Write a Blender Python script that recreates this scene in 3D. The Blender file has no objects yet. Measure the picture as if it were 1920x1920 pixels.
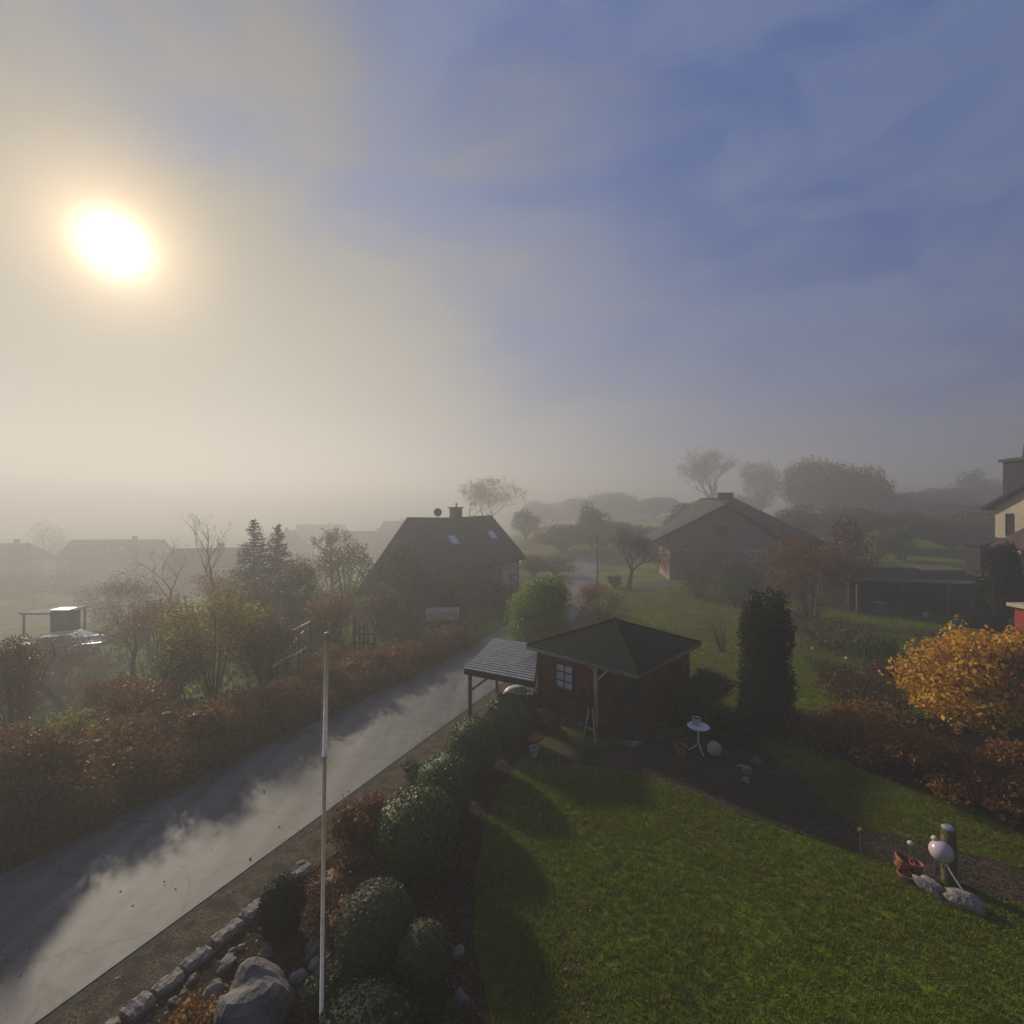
import bpy, math, random
import numpy as np
from mathutils import Vector, Matrix

S = bpy.context.scene
COL = S.collection
R = math.radians
rng = np.random.default_rng(7)
random.seed(7)

# ------------------------------------------------------------------ camera, sky, sun, exposure
H = 6.8
F = 880.0
cam_d = bpy.data.cameras.new("camera")
cam_d.sensor_width = 36
cam_d.lens = 36 * F / 1920
cam_d.clip_end = 3000
cam = bpy.data.objects.new("camera", cam_d)
COL.objects.link(cam)
cam.location = (0, 0, H)
cam.rotation_euler = (R(90), 0, 0)
S.camera = cam

SUN = Vector((-0.847, 1.0, 0.568)).normalized()
sun_el = math.asin(SUN.z)
sun_az = math.atan2(SUN.x, SUN.y)
sl = bpy.data.lights.new("sun", 'SUN')
sl.energy = 5.0
sl.angle = R(3.0)
sl.color = (1.0, 0.885, 0.68)
so = bpy.data.objects.new("sun", sl)
COL.objects.link(so)
so.rotation_euler = SUN.to_track_quat('Z', 'Y').to_euler()
so.location = (-40, 60, 40)

S.view_settings.view_transform = 'Standard'
S.view_settings.look = 'None'
S.view_settings.exposure = 0.22
S.view_settings.gamma = 1
S.cycles.use_denoising = True
S.cycles.sample_clamp_indirect = 3.0
S.cycles.max_bounces = 6
S.cycles.volume_bounces = 0
S.cycles.transparent_max_bounces = 8


def world():
    w = bpy.data.worlds.new("World")
    S.world = w
    w.use_nodes = True
    nt = w.node_tree
    nt.nodes.clear()
    N, L = nt.nodes, nt.links

    def math_(op, a, b=None, c=None, clamp=False):
        n = N.new('ShaderNodeMath')
        n.operation = op
        n.use_clamp = clamp
        for i, v in enumerate((a, b, c)):
            if v is None:
                continue
            if isinstance(v, (int, float)):
                n.inputs[i].default_value = v
            else:
                L.new(v, n.inputs[i])
        return n.outputs[0]

    def smooth(v, lo, hi, to0=0.0, to1=1.0):
        n = N.new('ShaderNodeMapRange')
        n.interpolation_type = 'SMOOTHSTEP'
        n.inputs['From Min'].default_value = lo
        n.inputs['From Max'].default_value = hi
        n.inputs['To Min'].default_value = to0
        n.inputs['To Max'].default_value = to1
        L.new(v, n.inputs['Value'])
        return n.outputs['Result']

    def mixc(f, a, b, mode='MIX'):
        n = N.new('ShaderNodeMix')
        n.data_type = 'RGBA'
        n.blend_type = mode
        n.clamp_result = False
        if isinstance(f, (int, float)):
            n.inputs[0].default_value = f
        else:
            L.new(f, n.inputs[0])
        for s, v in ((n.inputs[6], a), (n.inputs[7], b)):
            if isinstance(v, tuple):
                s.default_value = (*v, 1)
            else:
                L.new(v, s)
        return n.outputs[2]

    tc = N.new('ShaderNodeTexCoord')
    nrm = N.new('ShaderNodeVectorMath')
    nrm.operation = 'NORMALIZE'
    L.new(tc.outputs['Generated'], nrm.inputs[0])
    d = nrm.outputs[0]
    dot = N.new('ShaderNodeVectorMath')
    dot.operation = 'DOT_PRODUCT'
    L.new(d, dot.inputs[0])
    dot.inputs[1].default_value = tuple(SUN)
    ang = math_('MULTIPLY', math_('ARCCOSINE', math_('MINIMUM', dot.outputs['Value'], 0.999999)), 57.29578)
    sep = N.new('ShaderNodeSeparateXYZ')
    L.new(d, sep.inputs[0])
    z = sep.outputs['Z']

    # wisps: noise stretched along the cloud layer
    mp = N.new('ShaderNodeMapping')
    mp.inputs['Rotation'].default_value = (0.2, 0.35, 0.5)
    mp.inputs['Scale'].default_value = (1.2, 1.6, 3.2)
    L.new(d, mp.inputs['Vector'])
    n1 = N.new('ShaderNodeTexNoise')
    n1.inputs['Scale'].default_value = 1.55
    n1.inputs['Detail'].default_value = 5
    n1.inputs['Roughness'].default_value = 0.48
    n1.inputs['Distortion'].default_value = 0.55
    L.new(mp.outputs[0], n1.inputs['Vector'])
    n2 = N.new('ShaderNodeTexNoise')
    n2.inputs['Scale'].default_value = 3.2
    n2.inputs['Detail'].default_value = 6
    n2.inputs['Roughness'].default_value = 0.52
    n2.inputs['Distortion'].default_value = 0.35
    L.new(mp.outputs[0], n2.inputs['Vector'])
    nz = math_('ADD', math_('MULTIPLY', math_('SUBTRACT', n1.outputs[0], 0.5), 1.5),
               math_('MULTIPLY', math_('SUBTRACT', n2.outputs[0], 0.5), 0.75))
    t = math_('ADD', math_('ADD', math_('MULTIPLY', ang, 0.020), math_('MULTIPLY', z, 1.2)), -0.98)
    t = math_('ADD', t, math_('MULTIPLY', nz, 1.15))
    blue = smooth(t, -0.12, 0.80)

    sky = N.new('ShaderNodeTexSky')
    sky.sky_type = 'NISHITA'
    sky.sun_disc = False
    sky.sun_elevation = sun_el
    sky.sun_rotation = sun_az
    sky.altitude = 200
    sky.air_density = 1.4
    sky.dust_density = 0.6
    sky.ozone_density = 3.0
    skyc = mixc(1.0, sky.outputs[0], (0.060, 0.055, 0.066), 'MULTIPLY')
    skyc = mixc(0.9, skyc, (0.0, 0.082, 0.35))
    near = smooth(ang, 8, 60)
    fog = mixc(near, (0.29, 0.285, 0.24), (0.20, 0.235, 0.35))
    lowbank = smooth(z, 0.22, 0.0)
    fog = mixc(lowbank, fog, mixc(near, (0.40, 0.39, 0.33), (0.28, 0.30, 0.38)))
    fog = mixc(smooth(z, 0.30, 0.85), fog, mixc(0.6, fog, (0.15, 0.16, 0.21)))
    base = mixc(blue, fog, skyc)
    # high-contrast cirrus in the blue
    ci = math_('MULTIPLY', smooth(n2.outputs[0], 0.36, 0.62), math_('MULTIPLY', blue, 0.34))
    base = mixc(ci, base, (0.22, 0.275, 0.42))
    # glow of the sun behind thin fog
    g1 = math_('POWER', 2.71828, math_('MULTIPLY', math_('MULTIPLY', ang, ang), -1 / 30.0))
    g2 = math_('POWER', 2.71828, math_('MULTIPLY', ang, -1 / 7.5))
    add1 = mixc(g1, (0, 0, 0), (1.05, 0.68, 0.36))
    add2 = mixc(g2, (0, 0, 0), (0.20, 0.13, 0.05))
    core = math_('POWER', 2.71828, math_('MULTIPLY', math_('MULTIPLY', ang, ang), -1 / 4.0))
    add3 = mixc(core, (0, 0, 0), (4.0, 3.4, 2.3))
    tot = mixc(1.0, base, add1, 'ADD')
    tot = mixc(1.0, tot, add2, 'ADD')
    tot = mixc(1.0, tot, add3, 'ADD')
    # opposite the sun the sky is a clearer, deeper blue
    tot = mixc(smooth(ang, 75, 120), tot, (0.035, 0.055, 0.13))
    bg = N.new('ShaderNodeBackground')
    bg.inputs['Strength'].default_value = 0.8
    L.new(tot, bg.inputs['Color'])
    out = N.new('ShaderNodeOutputWorld')
    L.new(bg.outputs[0], out.inputs['Surface'])
    w.cycles.sampling_method = 'MANUAL'
    w.cycles.sample_map_resolution = 1024


world()


# ------------------------------------------------------------------ materials
def mat(name, c1, c2=None, scale=8.0, rough=0.8, bump=0.0, bscale=None, c3=None, spec=0.3, metal=0.0,
        contrast=(0.35, 0.65), detail=6, stretch=None, emit=None):
    m = bpy.data.materials.new(name)
    m.use_nodes = True
    nt = m.node_tree
    N, L = nt.nodes, nt.links
    b = N['Principled BSDF']
    b.inputs['Roughness'].default_value = rough
    b.inputs['Metallic'].default_value = metal
    b.inputs['Specular IOR Level'].default_value = spec
    b.inputs['Base Color'].default_value = (*c1, 1)
    tc = N.new('ShaderNodeTexCoord')
    vec = tc.outputs['Object']
    if stretch:
        mp = N.new('ShaderNodeMapping')
        mp.inputs['Scale'].default_value = stretch
        L.new(vec, mp.inputs['Vector'])
        vec = mp.outputs[0]
    if c2:
        n = N.new('ShaderNodeTexNoise')
        n.inputs['Scale'].default_value = scale
        n.inputs['Detail'].default_value = detail
        n.inputs['Roughness'].default_value = 0.6
        L.new(vec, n.inputs['Vector'])
        r = N.new('ShaderNodeValToRGB')
        e = r.color_ramp.elements
        e[0].position, e[1].position = contrast
        e[0].color = (*c1, 1)
        e[1].color = (*c2, 1)
        L.new(n.outputs[0], r.inputs[0])
        colr = r.outputs[0]
        if c3:
            n3 = N.new('ShaderNodeTexNoise')
            n3.inputs['Scale'].default_value = scale * 0.13
            n3.inputs['Detail'].default_value = 3
            L.new(vec, n3.inputs['Vector'])
            r3 = N.new('ShaderNodeValToRGB')
            r3.color_ramp.elements[0].position = 0.45
            r3.color_ramp.elements[1].position = 0.62
            L.new(n3.outputs[0], r3.inputs[0])
            mx = N.new('ShaderNodeMix')
            mx.data_type = 'RGBA'
            L.new(r3.outputs[0], mx.inputs[0])
            L.new(colr, mx.inputs[6])
            mx.inputs[7].default_value = (*c3, 1)
            colr = mx.outputs[2]
        L.new(colr, b.inputs['Base Color'])
    if bump:
        nb = N.new('ShaderNodeTexNoise')
        nb.inputs['Scale'].default_value = bscale or scale * 3
        nb.inputs['Detail'].default_value = 8
        L.new(vec, nb.inputs['Vector'])
        bp = N.new('ShaderNodeBump')
        bp.inputs['Strength'].default_value = bump
        bp.inputs['Distance'].default_value = 0.05
        L.new(nb.outputs[0], bp.inputs['Height'])
        L.new(bp.outputs[0], b.inputs['Normal'])
    return m


def leafmat(name, cols, trans=0.35, rough=0.55, spec=0.3):
    """foliage: each leaf takes its own tone from a ramp; thin leaves let light through"""
    m = bpy.data.materials.new(name)
    m.use_nodes = True
    nt = m.node_tree
    N, L = nt.nodes, nt.links
    b = N['Principled BSDF']
    g = N.new('ShaderNodeNewGeometry')
    r = N.new('ShaderNodeValToRGB')
    el = r.color_ramp.elements
    while len(el) < len(cols):
        el.new(0.5)
    for i, c in enumerate(cols):
        el[i].position = i / max(1, len(cols) - 1)
        el[i].color = (*c, 1)
    L.new(g.outputs['Random Per Island'], r.inputs[0])
    L.new(r.outputs[0], b.inputs['Base Color'])
    b.inputs['Roughness'].default_value = rough
    b.inputs['Specular IOR Level'].default_value = spec
    if trans:
        t = N.new('ShaderNodeBsdfTranslucent')
        L.new(r.outputs[0], t.inputs['Color'])
        mx = N.new('ShaderNodeMixShader')
        mx.inputs[0].default_value = trans
        L.new(b.outputs[0], mx.inputs[1])
        L.new(t.outputs[0], mx.inputs[2])
        L.new(mx.outputs[0], N['Material Output'].inputs['Surface'])
    return m


def grassmat(name, cols, trans, rough, spec):
    m = leafmat(name, cols, trans, rough, spec)
    nt = m.node_tree
    N, L = nt.nodes, nt.links
    r = [n for n in N if n.type == 'VALTORGB'][0]
    tc = N.new('ShaderNodeTexCoord')
    n1 = N.new('ShaderNodeTexNoise')
    n1.inputs['Scale'].default_value = 0.55
    n1.inputs['Detail'].default_value = 7
    n1.inputs['Roughness'].default_value = 0.68
    L.new(tc.outputs['Object'], n1.inputs['Vector'])
    r2 = N.new('ShaderNodeValToRGB')
    r2.color_ramp.elements[0].position = 0.42
    r2.color_ramp.elements[1].position = 0.66
    L.new(n1.outputs[0], r2.inputs[0])
    mx = N.new('ShaderNodeMix')
    mx.data_type = 'RGBA'
    mx.inputs[7].default_value = (0.16, 0.135, 0.018, 1)
    sc = N.new('ShaderNodeMath')
    sc.operation = 'MULTIPLY'
    sc.inputs[1].default_value = 0.55
    L.new(r2.outputs[0], sc.inputs[0])
    L.new(sc.outputs[0], mx.inputs[0])
    L.new(r.outputs[0], mx.inputs[6])
    for n in list(N):
        if n.type in ('BSDF_PRINCIPLED', 'BSDF_TRANSLUCENT'):
            L.new(mx.outputs[2], n.inputs[0])
    return m


M = {}
M['ground'] = mat('meadow', (0.072, 0.115, 0.006), (0.150, 0.195, 0.012), 1.6, 0.95, 0.9, 9, c3=(0.065, 0.052, 0.022), spec=0.1)
M['lawn'] = mat('lawn', (0.024, 0.042, 0.004), (0.058, 0.084, 0.008), 7, 0.95, 1.0, 30, c3=(0.052, 0.060, 0.015), spec=0.1)
M['asphalt'] = mat('asphalt', (0.095, 0.088, 0.083), (0.205, 0.190, 0.175), 2.3, 0.6, 0.22, 90, c3=(0.125, 0.115, 0.106), spec=0.45, contrast=(0.25, 0.75), detail=12)
M['edge_strip'] = mat('edge_strip', (0.025, 0.024, 0.020), (0.055, 0.05, 0.04), 6, 0.9, 0.5)
M['gravel'] = mat('gravel', (0.030, 0.022, 0.015), (0.24, 0.19, 0.13), 30, 0.95, 1.0, 42, c3=(0.075, 0.058, 0.038), spec=0.1)
M['soil'] = mat('soil', (0.018, 0.012, 0.009), (0.075, 0.045, 0.026), 14, 0.97, 1.0, 26, spec=0.05)
M['mulch'] = mat('mulch', (0.026, 0.019, 0.016), (0.115, 0.078, 0.055), 9, 0.95, 1.0, 24, c3=(0.045, 0.045, 0.020), spec=0.05)
M['stone'] = mat('stone', (0.14, 0.12, 0.105), (0.34, 0.30, 0.26), 5, 0.85, 0.9, 14)
M['boulder'] = mat('boulder', (0.06, 0.062, 0.058), (0.22, 0.20, 0.18), 3.2, 0.8, 0.9, 10, c3=(0.17, 0.10, 0.085))
M['redwood'] = mat('red_brown_boards', (0.12, 0.018, 0.010), (0.24, 0.036, 0.020), 3, 0.65, 0.3, 20, stretch=(1, 1, 9))
M['darkwood'] = mat('dark_wood', (0.030, 0.020, 0.014), (0.070, 0.045, 0.030), 4, 0.75, 0.4, 20)
M['felt'] = mat('roof_felt', (0.007, 0.010, 0.010), (0.018, 0.023, 0.021), 5, 0.95, 0.35, 60, c3=(0.010, 0.015, 0.011), spec=0.06)
M['metalroof'] = mat('corrugated_sheet', (0.24, 0.25, 0.25), (0.36, 0.36, 0.35), 3, 0.42, 0.0, spec=0.5, metal=0.35)
M['white'] = mat('white_paint', (0.62, 0.62, 0.66), (0.78, 0.78, 0.80), 6, 0.45, spec=0.5)
M['offwhite'] = mat('off_white', (0.42, 0.40, 0.37), (0.60, 0.57, 0.52), 6, 0.6, spec=0.4)
M['polew'] = mat('pole_white', (0.74, 0.70, 0.66), (0.86, 0.82, 0.78), 3, 0.35, spec=0.5, stretch=(1, 1, 3))
for _n in M['polew'].node_tree.nodes:
    if _n.type == 'BSDF_PRINCIPLED':
        _n.inputs['Subsurface Weight'].default_value = 1.0
        _n.inputs['Subsurface Scale'].default_value = 0.06
        _n.inputs['Subsurface Radius'].default_value = (1, 0.9, 0.8)
M['plaster'] = mat('pale_plaster', (0.50, 0.46, 0.42), (0.62, 0.58, 0.52), 1.5, 0.9)
M['cream'] = mat('cream_plaster', (0.40, 0.34, 0.24), (0.50, 0.43, 0.31), 1.5, 0.9)
M['pinkwall'] = mat('rosy_brick', (0.24, 0.155, 0.15), (0.34, 0.22, 0.21), 4, 0.9)
M['tile'] = mat('dark_roof_tiles', (0.030, 0.027, 0.026), (0.060, 0.052, 0.046), 2.5, 0.8, 0.6, 12)
M['redtile'] = mat('brown_roof_tiles', (0.075, 0.042, 0.034), (0.13, 0.075, 0.058), 2.5, 0.85, 0.6, 12)
M['slate'] = mat('slate_cladding', (0.018, 0.016, 0.020), (0.036, 0.032, 0.038), 5, 0.9, 0.5, 14)
M['brick'] = mat('chimney_brick', (0.10, 0.05, 0.04), (0.17, 0.09, 0.065), 8, 0.9, 0.5)
M['red'] = mat('red_paint', (0.26, 0.028, 0.020), (0.36, 0.045, 0.03), 2, 0.6, 0.1)
M['terracotta'] = mat('terracotta', (0.26, 0.085, 0.045), (0.40, 0.16, 0.09), 7, 0.75, 0.3)
M['glass'] = mat('window_glass', (0.02, 0.024, 0.028), rough=0.08, spec=0.8)
M['curtain'] = mat('pale_curtain_glass', (0.62, 0.62, 0.68), (0.76, 0.76, 0.82), 3, 0.25, spec=0.6)
M['steel'] = mat('grey_steel', (0.20, 0.21, 0.22), (0.30, 0.31, 0.32), 5, 0.4, metal=0.6, spec=0.5)
M['blackish'] = mat('black_rubber', (0.012, 0.012, 0.013), rough=0.7)
M['bark'] = mat('bark', (0.035, 0.026, 0.020), (0.080, 0.060, 0.045), 12, 0.95, 0.8, 30)
M['barkpale'] = mat('pale_bark', (0.09, 0.075, 0.055), (0.17, 0.14, 0.10), 12, 0.95, 0.8, 30)
M['woodpost'] = mat('mossy_wood', (0.10, 0.085, 0.035), (0.19, 0.15, 0.065), 9, 0.9, 0.7, 25)
M['sunwood'] = mat('pale_wood', (0.40, 0.34, 0.26), (0.60, 0.52, 0.42), 9, 0.55, 0.2, spec=0.5)
M['gazing'] = mat('frosted_globe', (0.48, 0.38, 0.42), (0.60, 0.50, 0.54), 3, 0.25, spec=0.6)
M['bluegrey'] = mat('blue_grey_board', (0.16, 0.18, 0.24), (0.22, 0.24, 0.30), 3, 0.7)
M['tarp'] = mat('pale_tarp', (0.50, 0.42, 0.38), (0.70, 0.64, 0.58), 3, 0.35, 0.8, 6, spec=0.5)
M['carwhite'] = mat('car_paint', (0.55, 0.55, 0.56), rough=0.2, spec=0.6)
M['greenplastic'] = mat('green_plastic', (0.02, 0.06, 0.045), (0.03, 0.08, 0.06), 4, 0.4)

M['box'] = leafmat('box_leaves', [(0.014, 0.032, 0.005), (0.034, 0.070, 0.008), (0.070, 0.115, 0.014), (0.12, 0.155, 0.03)], 0.22, 0.5, 0.35)
M['moss'] = leafmat('yellow_green_needles', [(0.030, 0.042, 0.014), (0.055, 0.068, 0.022), (0.10, 0.105, 0.045)], 0.2, 0.6)
M['hedge'] = leafmat('beech_leaves', [(0.10, 0.034, 0.008), (0.24, 0.085, 0.016), (0.34, 0.15, 0.03), (0.12, 0.085, 0.014), (0.26, 0.075, 0.022)], 0.4)
M['rust'] = leafmat('rust_leaves', [(0.070, 0.026, 0.010), (0.14, 0.055, 0.018), (0.24, 0.115, 0.03), (0.12, 0.040, 0.022)], 0.35)
M['brown'] = leafmat('brown_leaves', [(0.060, 0.036, 0.018), (0.12, 0.070, 0.028), (0.16, 0.080, 0.034)], 0.35)
M['purple'] = leafmat('plum_twigs', [(0.070, 0.030, 0.030), (0.12, 0.052, 0.045), (0.16, 0.075, 0.045)], 0.25)
M['yellow'] = leafmat('yellow_olive_leaves', [(0.20, 0.17, 0.012), (0.36, 0.29, 0.02), (0.15, 0.10, 0.02)], 0.45)
M['gold'] = leafmat('golden_leaves', [(0.46, 0.20, 0.010), (0.68, 0.34, 0.015), (0.80, 0.48, 0.04), (0.38, 0.24, 0.015)], 0.42)
M['willow'] = leafmat('bright_green_leaves', [(0.09, 0.15, 0.015), (0.17, 0.26, 0.028), (0.25, 0.33, 0.05)], 0.45)
M['green'] = leafmat('green_leaves', [(0.022, 0.042, 0.010), (0.050, 0.080, 0.015), (0.085, 0.11, 0.022)], 0.35)
M['olive'] = leafmat('olive_leaves', [(0.040, 0.048, 0.014), (0.080, 0.085, 0.022), (0.10, 0.085, 0.03)], 0.35)
M['thuja'] = leafmat('thuja_sprays', [(0.006, 0.010, 0.005), (0.012, 0.018, 0.008), (0.022, 0.030, 0.012)], 0.1, 0.7, 0.15)
M['spruce'] = leafmat('spruce_needles', [(0.014, 0.022, 0.012), (0.026, 0.038, 0.018), (0.040, 0.052, 0.024)], 0.12, 0.7, 0.15)
M['amber'] = leafmat('amber_leaves', [(0.22, 0.09, 0.012), (0.34, 0.16, 0.02), (0.16, 0.06, 0.02)], 0.4)
M['grass'] = grassmat('grass_blades', [(0.080, 0.130, 0.004), (0.155, 0.225, 0.006), (0.235, 0.29, 0.010), (0.31, 0.29, 0.02)], 0.35, 0.6, 0.2)
M['litter'] = leafmat('fallen_leaves', [(0.12, 0.045, 0.018), (0.20, 0.09, 0.03), (0.07, 0.03, 0.02), (0.24, 0.15, 0.06)], 0.2)


# ------------------------------------------------------------------ mesh helpers
class MB:
    def __init__(s):
        s.V, s.F, s.n = [], [], 0      # F: list of (k, array) index blocks

    def add(s, v, f):
        v = np.asarray(v, float).reshape(-1, 3)
        f = [list(x) for x in f]
        by = {}
        for x in f:
            by.setdefault(len(x), []).append(x)
        for k, x in by.items():
            s.F.append(np.asarray(x, np.int64) + s.n)
        s.V.append(v)
        s.n += len(v)
        return s

    def addnp(s, v, f):
        s.V.append(v)
        s.F.append(f + s.n)
        s.n += len(v)
        return s

    def box(s, c, d, rz=0.0, taper=1.0):
        x, y, z = [t / 2 for t in d]
        v = np.array([(-x, -y, -z), (x, -y, -z), (x, y, -z), (-x, y, -z), (-x * taper, -y * taper, z), (x * taper, -y * taper, z), (x * taper, y * taper, z), (-x * taper, y * taper, z)])
        if rz:
            ca, sa = math.cos(rz), math.sin(rz)
            v = np.c_[v[:, 0] * ca - v[:, 1] * sa, v[:, 0] * sa + v[:, 1] * ca, v[:, 2]]
        return s.add(v + np.array(c), [(0, 3, 2, 1), (4, 5, 6, 7), (0, 1, 5, 4), (1, 2, 6, 5), (2, 3, 7, 6), (3, 0, 4, 7)])

    def bar(s, a, b, w, h=None):
        """square bar between two points"""
        h = h or w
        a, b = Vector(a), Vector(b)
        d = (b - a).normalized()
        up = Vector((0, 0, 1)) if abs(d.z) < 0.95 else Vector((0, 1, 0))
        sx = d.cross(up).normalized() * w / 2
        sz = sx.cross(d).normalized() * h / 2
        v = [p + i * sx + j * sz for p in (a, b) for i, j in ((-1, -1), (1, -1), (1, 1), (-1, 1))]
        return s.add([tuple(q) for q in v], [(0, 1, 2, 3), (7, 6, 5, 4), (0, 4, 5, 1), (1, 5, 6, 2), (2, 6, 7, 3), (3, 7, 4, 0)])

    def tube(s, pts, rad, n=8):
        pts = [Vector(p) for p in pts]
        V, Fa = [], []
        ref = None
        for i, p in enumerate(pts):
            d = (pts[min(i + 1, len(pts) - 1)] - pts[max(i - 1, 0)]).normalized()
            up = Vector((0, 0, 1)) if abs(d.z) < 0.9 else Vector((1, 0, 0))
            a = d.cross(up).normalized()
            b = d.cross(a)
            r = rad[i] if hasattr(rad, '__len__') else rad
            for k in range(n):
                t = 2 * math.pi * k / n
                V.append(tuple(p + a * math.cos(t) * r + b * math.sin(t) * r))
        for i in range(len(pts) - 1):
            for k in range(n):
                Fa.append((i * n + k, i * n + (k + 1) % n, (i + 1) * n + (k + 1) % n, (i + 1) * n + k))
        Fa.append(tuple(range(n)))
        Fa.append(tuple(reversed(range((len(pts) - 1) * n, len(pts) * n))))
        return s.add(V, Fa)

    def lathe(s, c, prof, n=20, sx=1.0, sy=1.0):
        V, Fa = [], []
        for r, z in prof:
            for k in range(n):
                t = 2 * math.pi * k / n
                V.append((c[0] + r * sx * math.cos(t), c[1] + r * sy * math.sin(t), c[2] + z))
        for i in range(len(prof) - 1):
            for k in range(n):
                Fa.append((i * n + k, i * n + (k + 1) % n, (i + 1) * n + (k + 1) % n, (i + 1) * n + k))
        Fa.append(tuple(reversed(range(n))))
        Fa.append(tuple(range((len(prof) - 1) * n, len(prof) * n)))
        return s.add(V, Fa)

    def ball(s, c, r, n=16, m=10, noise=0.0, seed=0, rz=None):
        rx, ry, rzz = r if hasattr(r, '__len__') else (r, r, r)
        g = np.random.default_rng(seed)
        ph = g.uniform(0, 6.28, (6, 3))
        fr = g.uniform(1.2, 3.5, (6, 3))
        V = []
        for i in range(m + 1):
            a = math.pi * i / m
            for k in range(n):
                t = 2 * math.pi * k / n
                d = np.array((math.sin(a) * math.cos(t), math.sin(a) * math.sin(t), -math.cos(a)))
                q = 1 + noise * sum(math.sin(d @ fr[j] * 1.6 + ph[j, 0]) for j in range(6)) / 2.2
                V.append((c[0] + d[0] * rx * q, c[1] + d[1] * ry * q, c[2] + d[2] * rzz * q))
        Fa = []
        for i in range(m):
            for k in range(n):
                a, b = i * n + k, i * n + (k + 1) % n
                Fa.append((a, b, b + n, a + n))
        return s.add(V, Fa)

    def slab(s, quad, th):
        """polygon given by corner points, thickened downwards"""
        q = [Vector(p) for p in quad]
        n = len(q)
        nn = (q[1] - q[0]).cross(q[2] - q[0]).normalized()
        if nn.z < 0:
            q.reverse()
            nn = -nn
        lo = [p - nn * th for p in q]
        f = [tuple(range(n)), tuple(reversed(range(n, 2 * n)))]
        for i in range(n):
            j = (i + 1) % n
            f.append((j, i, n + i, n + j))
        return s.add([tuple(p) for p in q + lo], f)

    def build(s, name, m, parent=None, smooth=False, loc=None):
        me = bpy.data.meshes.new(name)
        V = np.concatenate(s.V).astype(np.float32)
        starts, tot, idx = [], [], []
        p = 0
        for f in s.F:
            k = f.shape[1]
            nfa = f.shape[0]
            starts.append(np.arange(nfa) * k + p)
            tot.append(np.full(nfa, k))
            idx.append(f.reshape(-1))
            p += nfa * k
        starts = np.concatenate(starts).astype(np.int32)
        idx = np.concatenate(idx).astype(np.int32)
        me.vertices.add(len(V))
        me.vertices.foreach_set('co', V.reshape(-1))
        me.loops.add(len(idx))
        me.loops.foreach_set('vertex_index', idx)
        me.polygons.add(len(starts))
        me.polygons.foreach_set('loop_start', starts)
        me.update(calc_edges=True)
        me.validate()
        me.materials.append(m)
        me.polygons.foreach_set('use_smooth', [bool(smooth)] * len(me.polygons))
        o = bpy.data.objects.new(name, me)
        COL.objects.link(o)
        if parent:
            o.parent = parent
        if loc is not None:
            o.location = loc
        return o


def tag(o, label=None, cat=None, group=None, kind=None):
    if label:
        o['label'] = label
    if cat:
        o['category'] = cat
    if group:
        o['group'] = group
    if kind:
        o['kind'] = kind
    return o


def thing(name, label, cat, loc=(0, 0, 0), rz=0.0, group=None):
    o = bpy.data.objects.new(name, None)
    o.empty_display_size = 0.3
    COL.objects.link(o)
    o.location = loc
    o.rotation_euler = (0, 0, rz)
    return tag(o, label, cat, group)


def copy_tree(o, parent=None):
    c = o.copy()
    COL.objects.link(c)
    c.parent = parent
    for ch in list(o.children):
        copy_tree(ch, c)
    return c


# ------------------------------------------------------------------ terrain
def sm(t):
    t = np.clip(t, 0, 1)
    return t * t * (3 - 2 * t)


def road_r(Y):
    Y = np.asarray(Y, float)
    k = np.array([-60, 15.8, 24, 40, 65, 110, 300])
    v = np.array([-38.0, -1.6, 2.33, 7.1, 12.3, 20, 52])
    return sum(np.interp(Y + d, k, v) for d in (-3, -1.5, 0, 1.5, 3)) / 5


def road_w(Y):
    return np.interp(Y, [-60, 12, 28, 45, 300], [4.6, 4.5, 3.9, 3.3, 3.3])


def hgt(X, Y):
    X = np.asarray(X, float)
    Y = np.asarray(Y, float)
    rr = road_r(Y)
    dl = (rr - road_w(Y) - X) * 0.9
    dr = (X - rr) * 0.9
    far = 1.6 * sm((Y - 56) / 26) * (1 - sm((dl - 6) / 22)) * (1 - 0.6 * sm((dr - 3) / 14))
    off = 3.0 + 10 * sm((Y - 21) / 9)
    drop = -4.2 * sm((dl - off) / 26) - 4.6 * sm((dl - 34) / 40)
    rise = 4.2 * (1 - np.exp(-np.clip(Y - 34, 0, 400) / 28)) * sm((dr - 3) / 14)
    bump = 0.8 * np.exp(-((X + 3) ** 2 + (Y - 40) ** 2) / 90) * sm(dl / 3.5)
    und = 0.12 * np.sin(X * 0.21 + 1) * np.sin(Y * 0.17) * sm((dl - 4) / 6)
    return far + drop + rise + bump + und


def h1(X, Y):
    return float(hgt(X, Y))


def G(px, py):
    """point of the ground seen along a direction, found by walking out from the house"""
    a, b = (px - 960) / F, (py - 960) / F
    t = 3.0
    while t < 260:
        if H - b * t < h1(a * t, t):
            break
        t += 0.1
    return a * t, t, h1(a * t, t)


def W(px, py, Y):
    return ((px - 960) / F * Y, Y, H - (py - 960) / F * Y)


xs = np.unique(np.concatenate([np.arange(-60, 60.1, 1.0), np.arange(-300, 301, 12.0)]))
ys = np.unique(np.concatenate([np.arange(-10, 80.1, 1.0), np.arange(80, 500, 12.0), np.arange(-60, -9, 10.0)]))
XX, YY = np.meshgrid(xs, ys)
mb = MB()
nx, ny = len(xs), len(ys)
ii = (np.arange(ny - 1)[:, None] * nx + np.arange(nx - 1)[None, :]).reshape(-1)
mb.addnp(np.c_[XX.reshape(-1), YY.reshape(-1), hgt(XX, YY).reshape(-1)], np.c_[ii, ii + 1, ii + 1 + nx, ii + nx])
tag(mb.build('ground', M['ground'], smooth=True), kind='structure')


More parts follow.
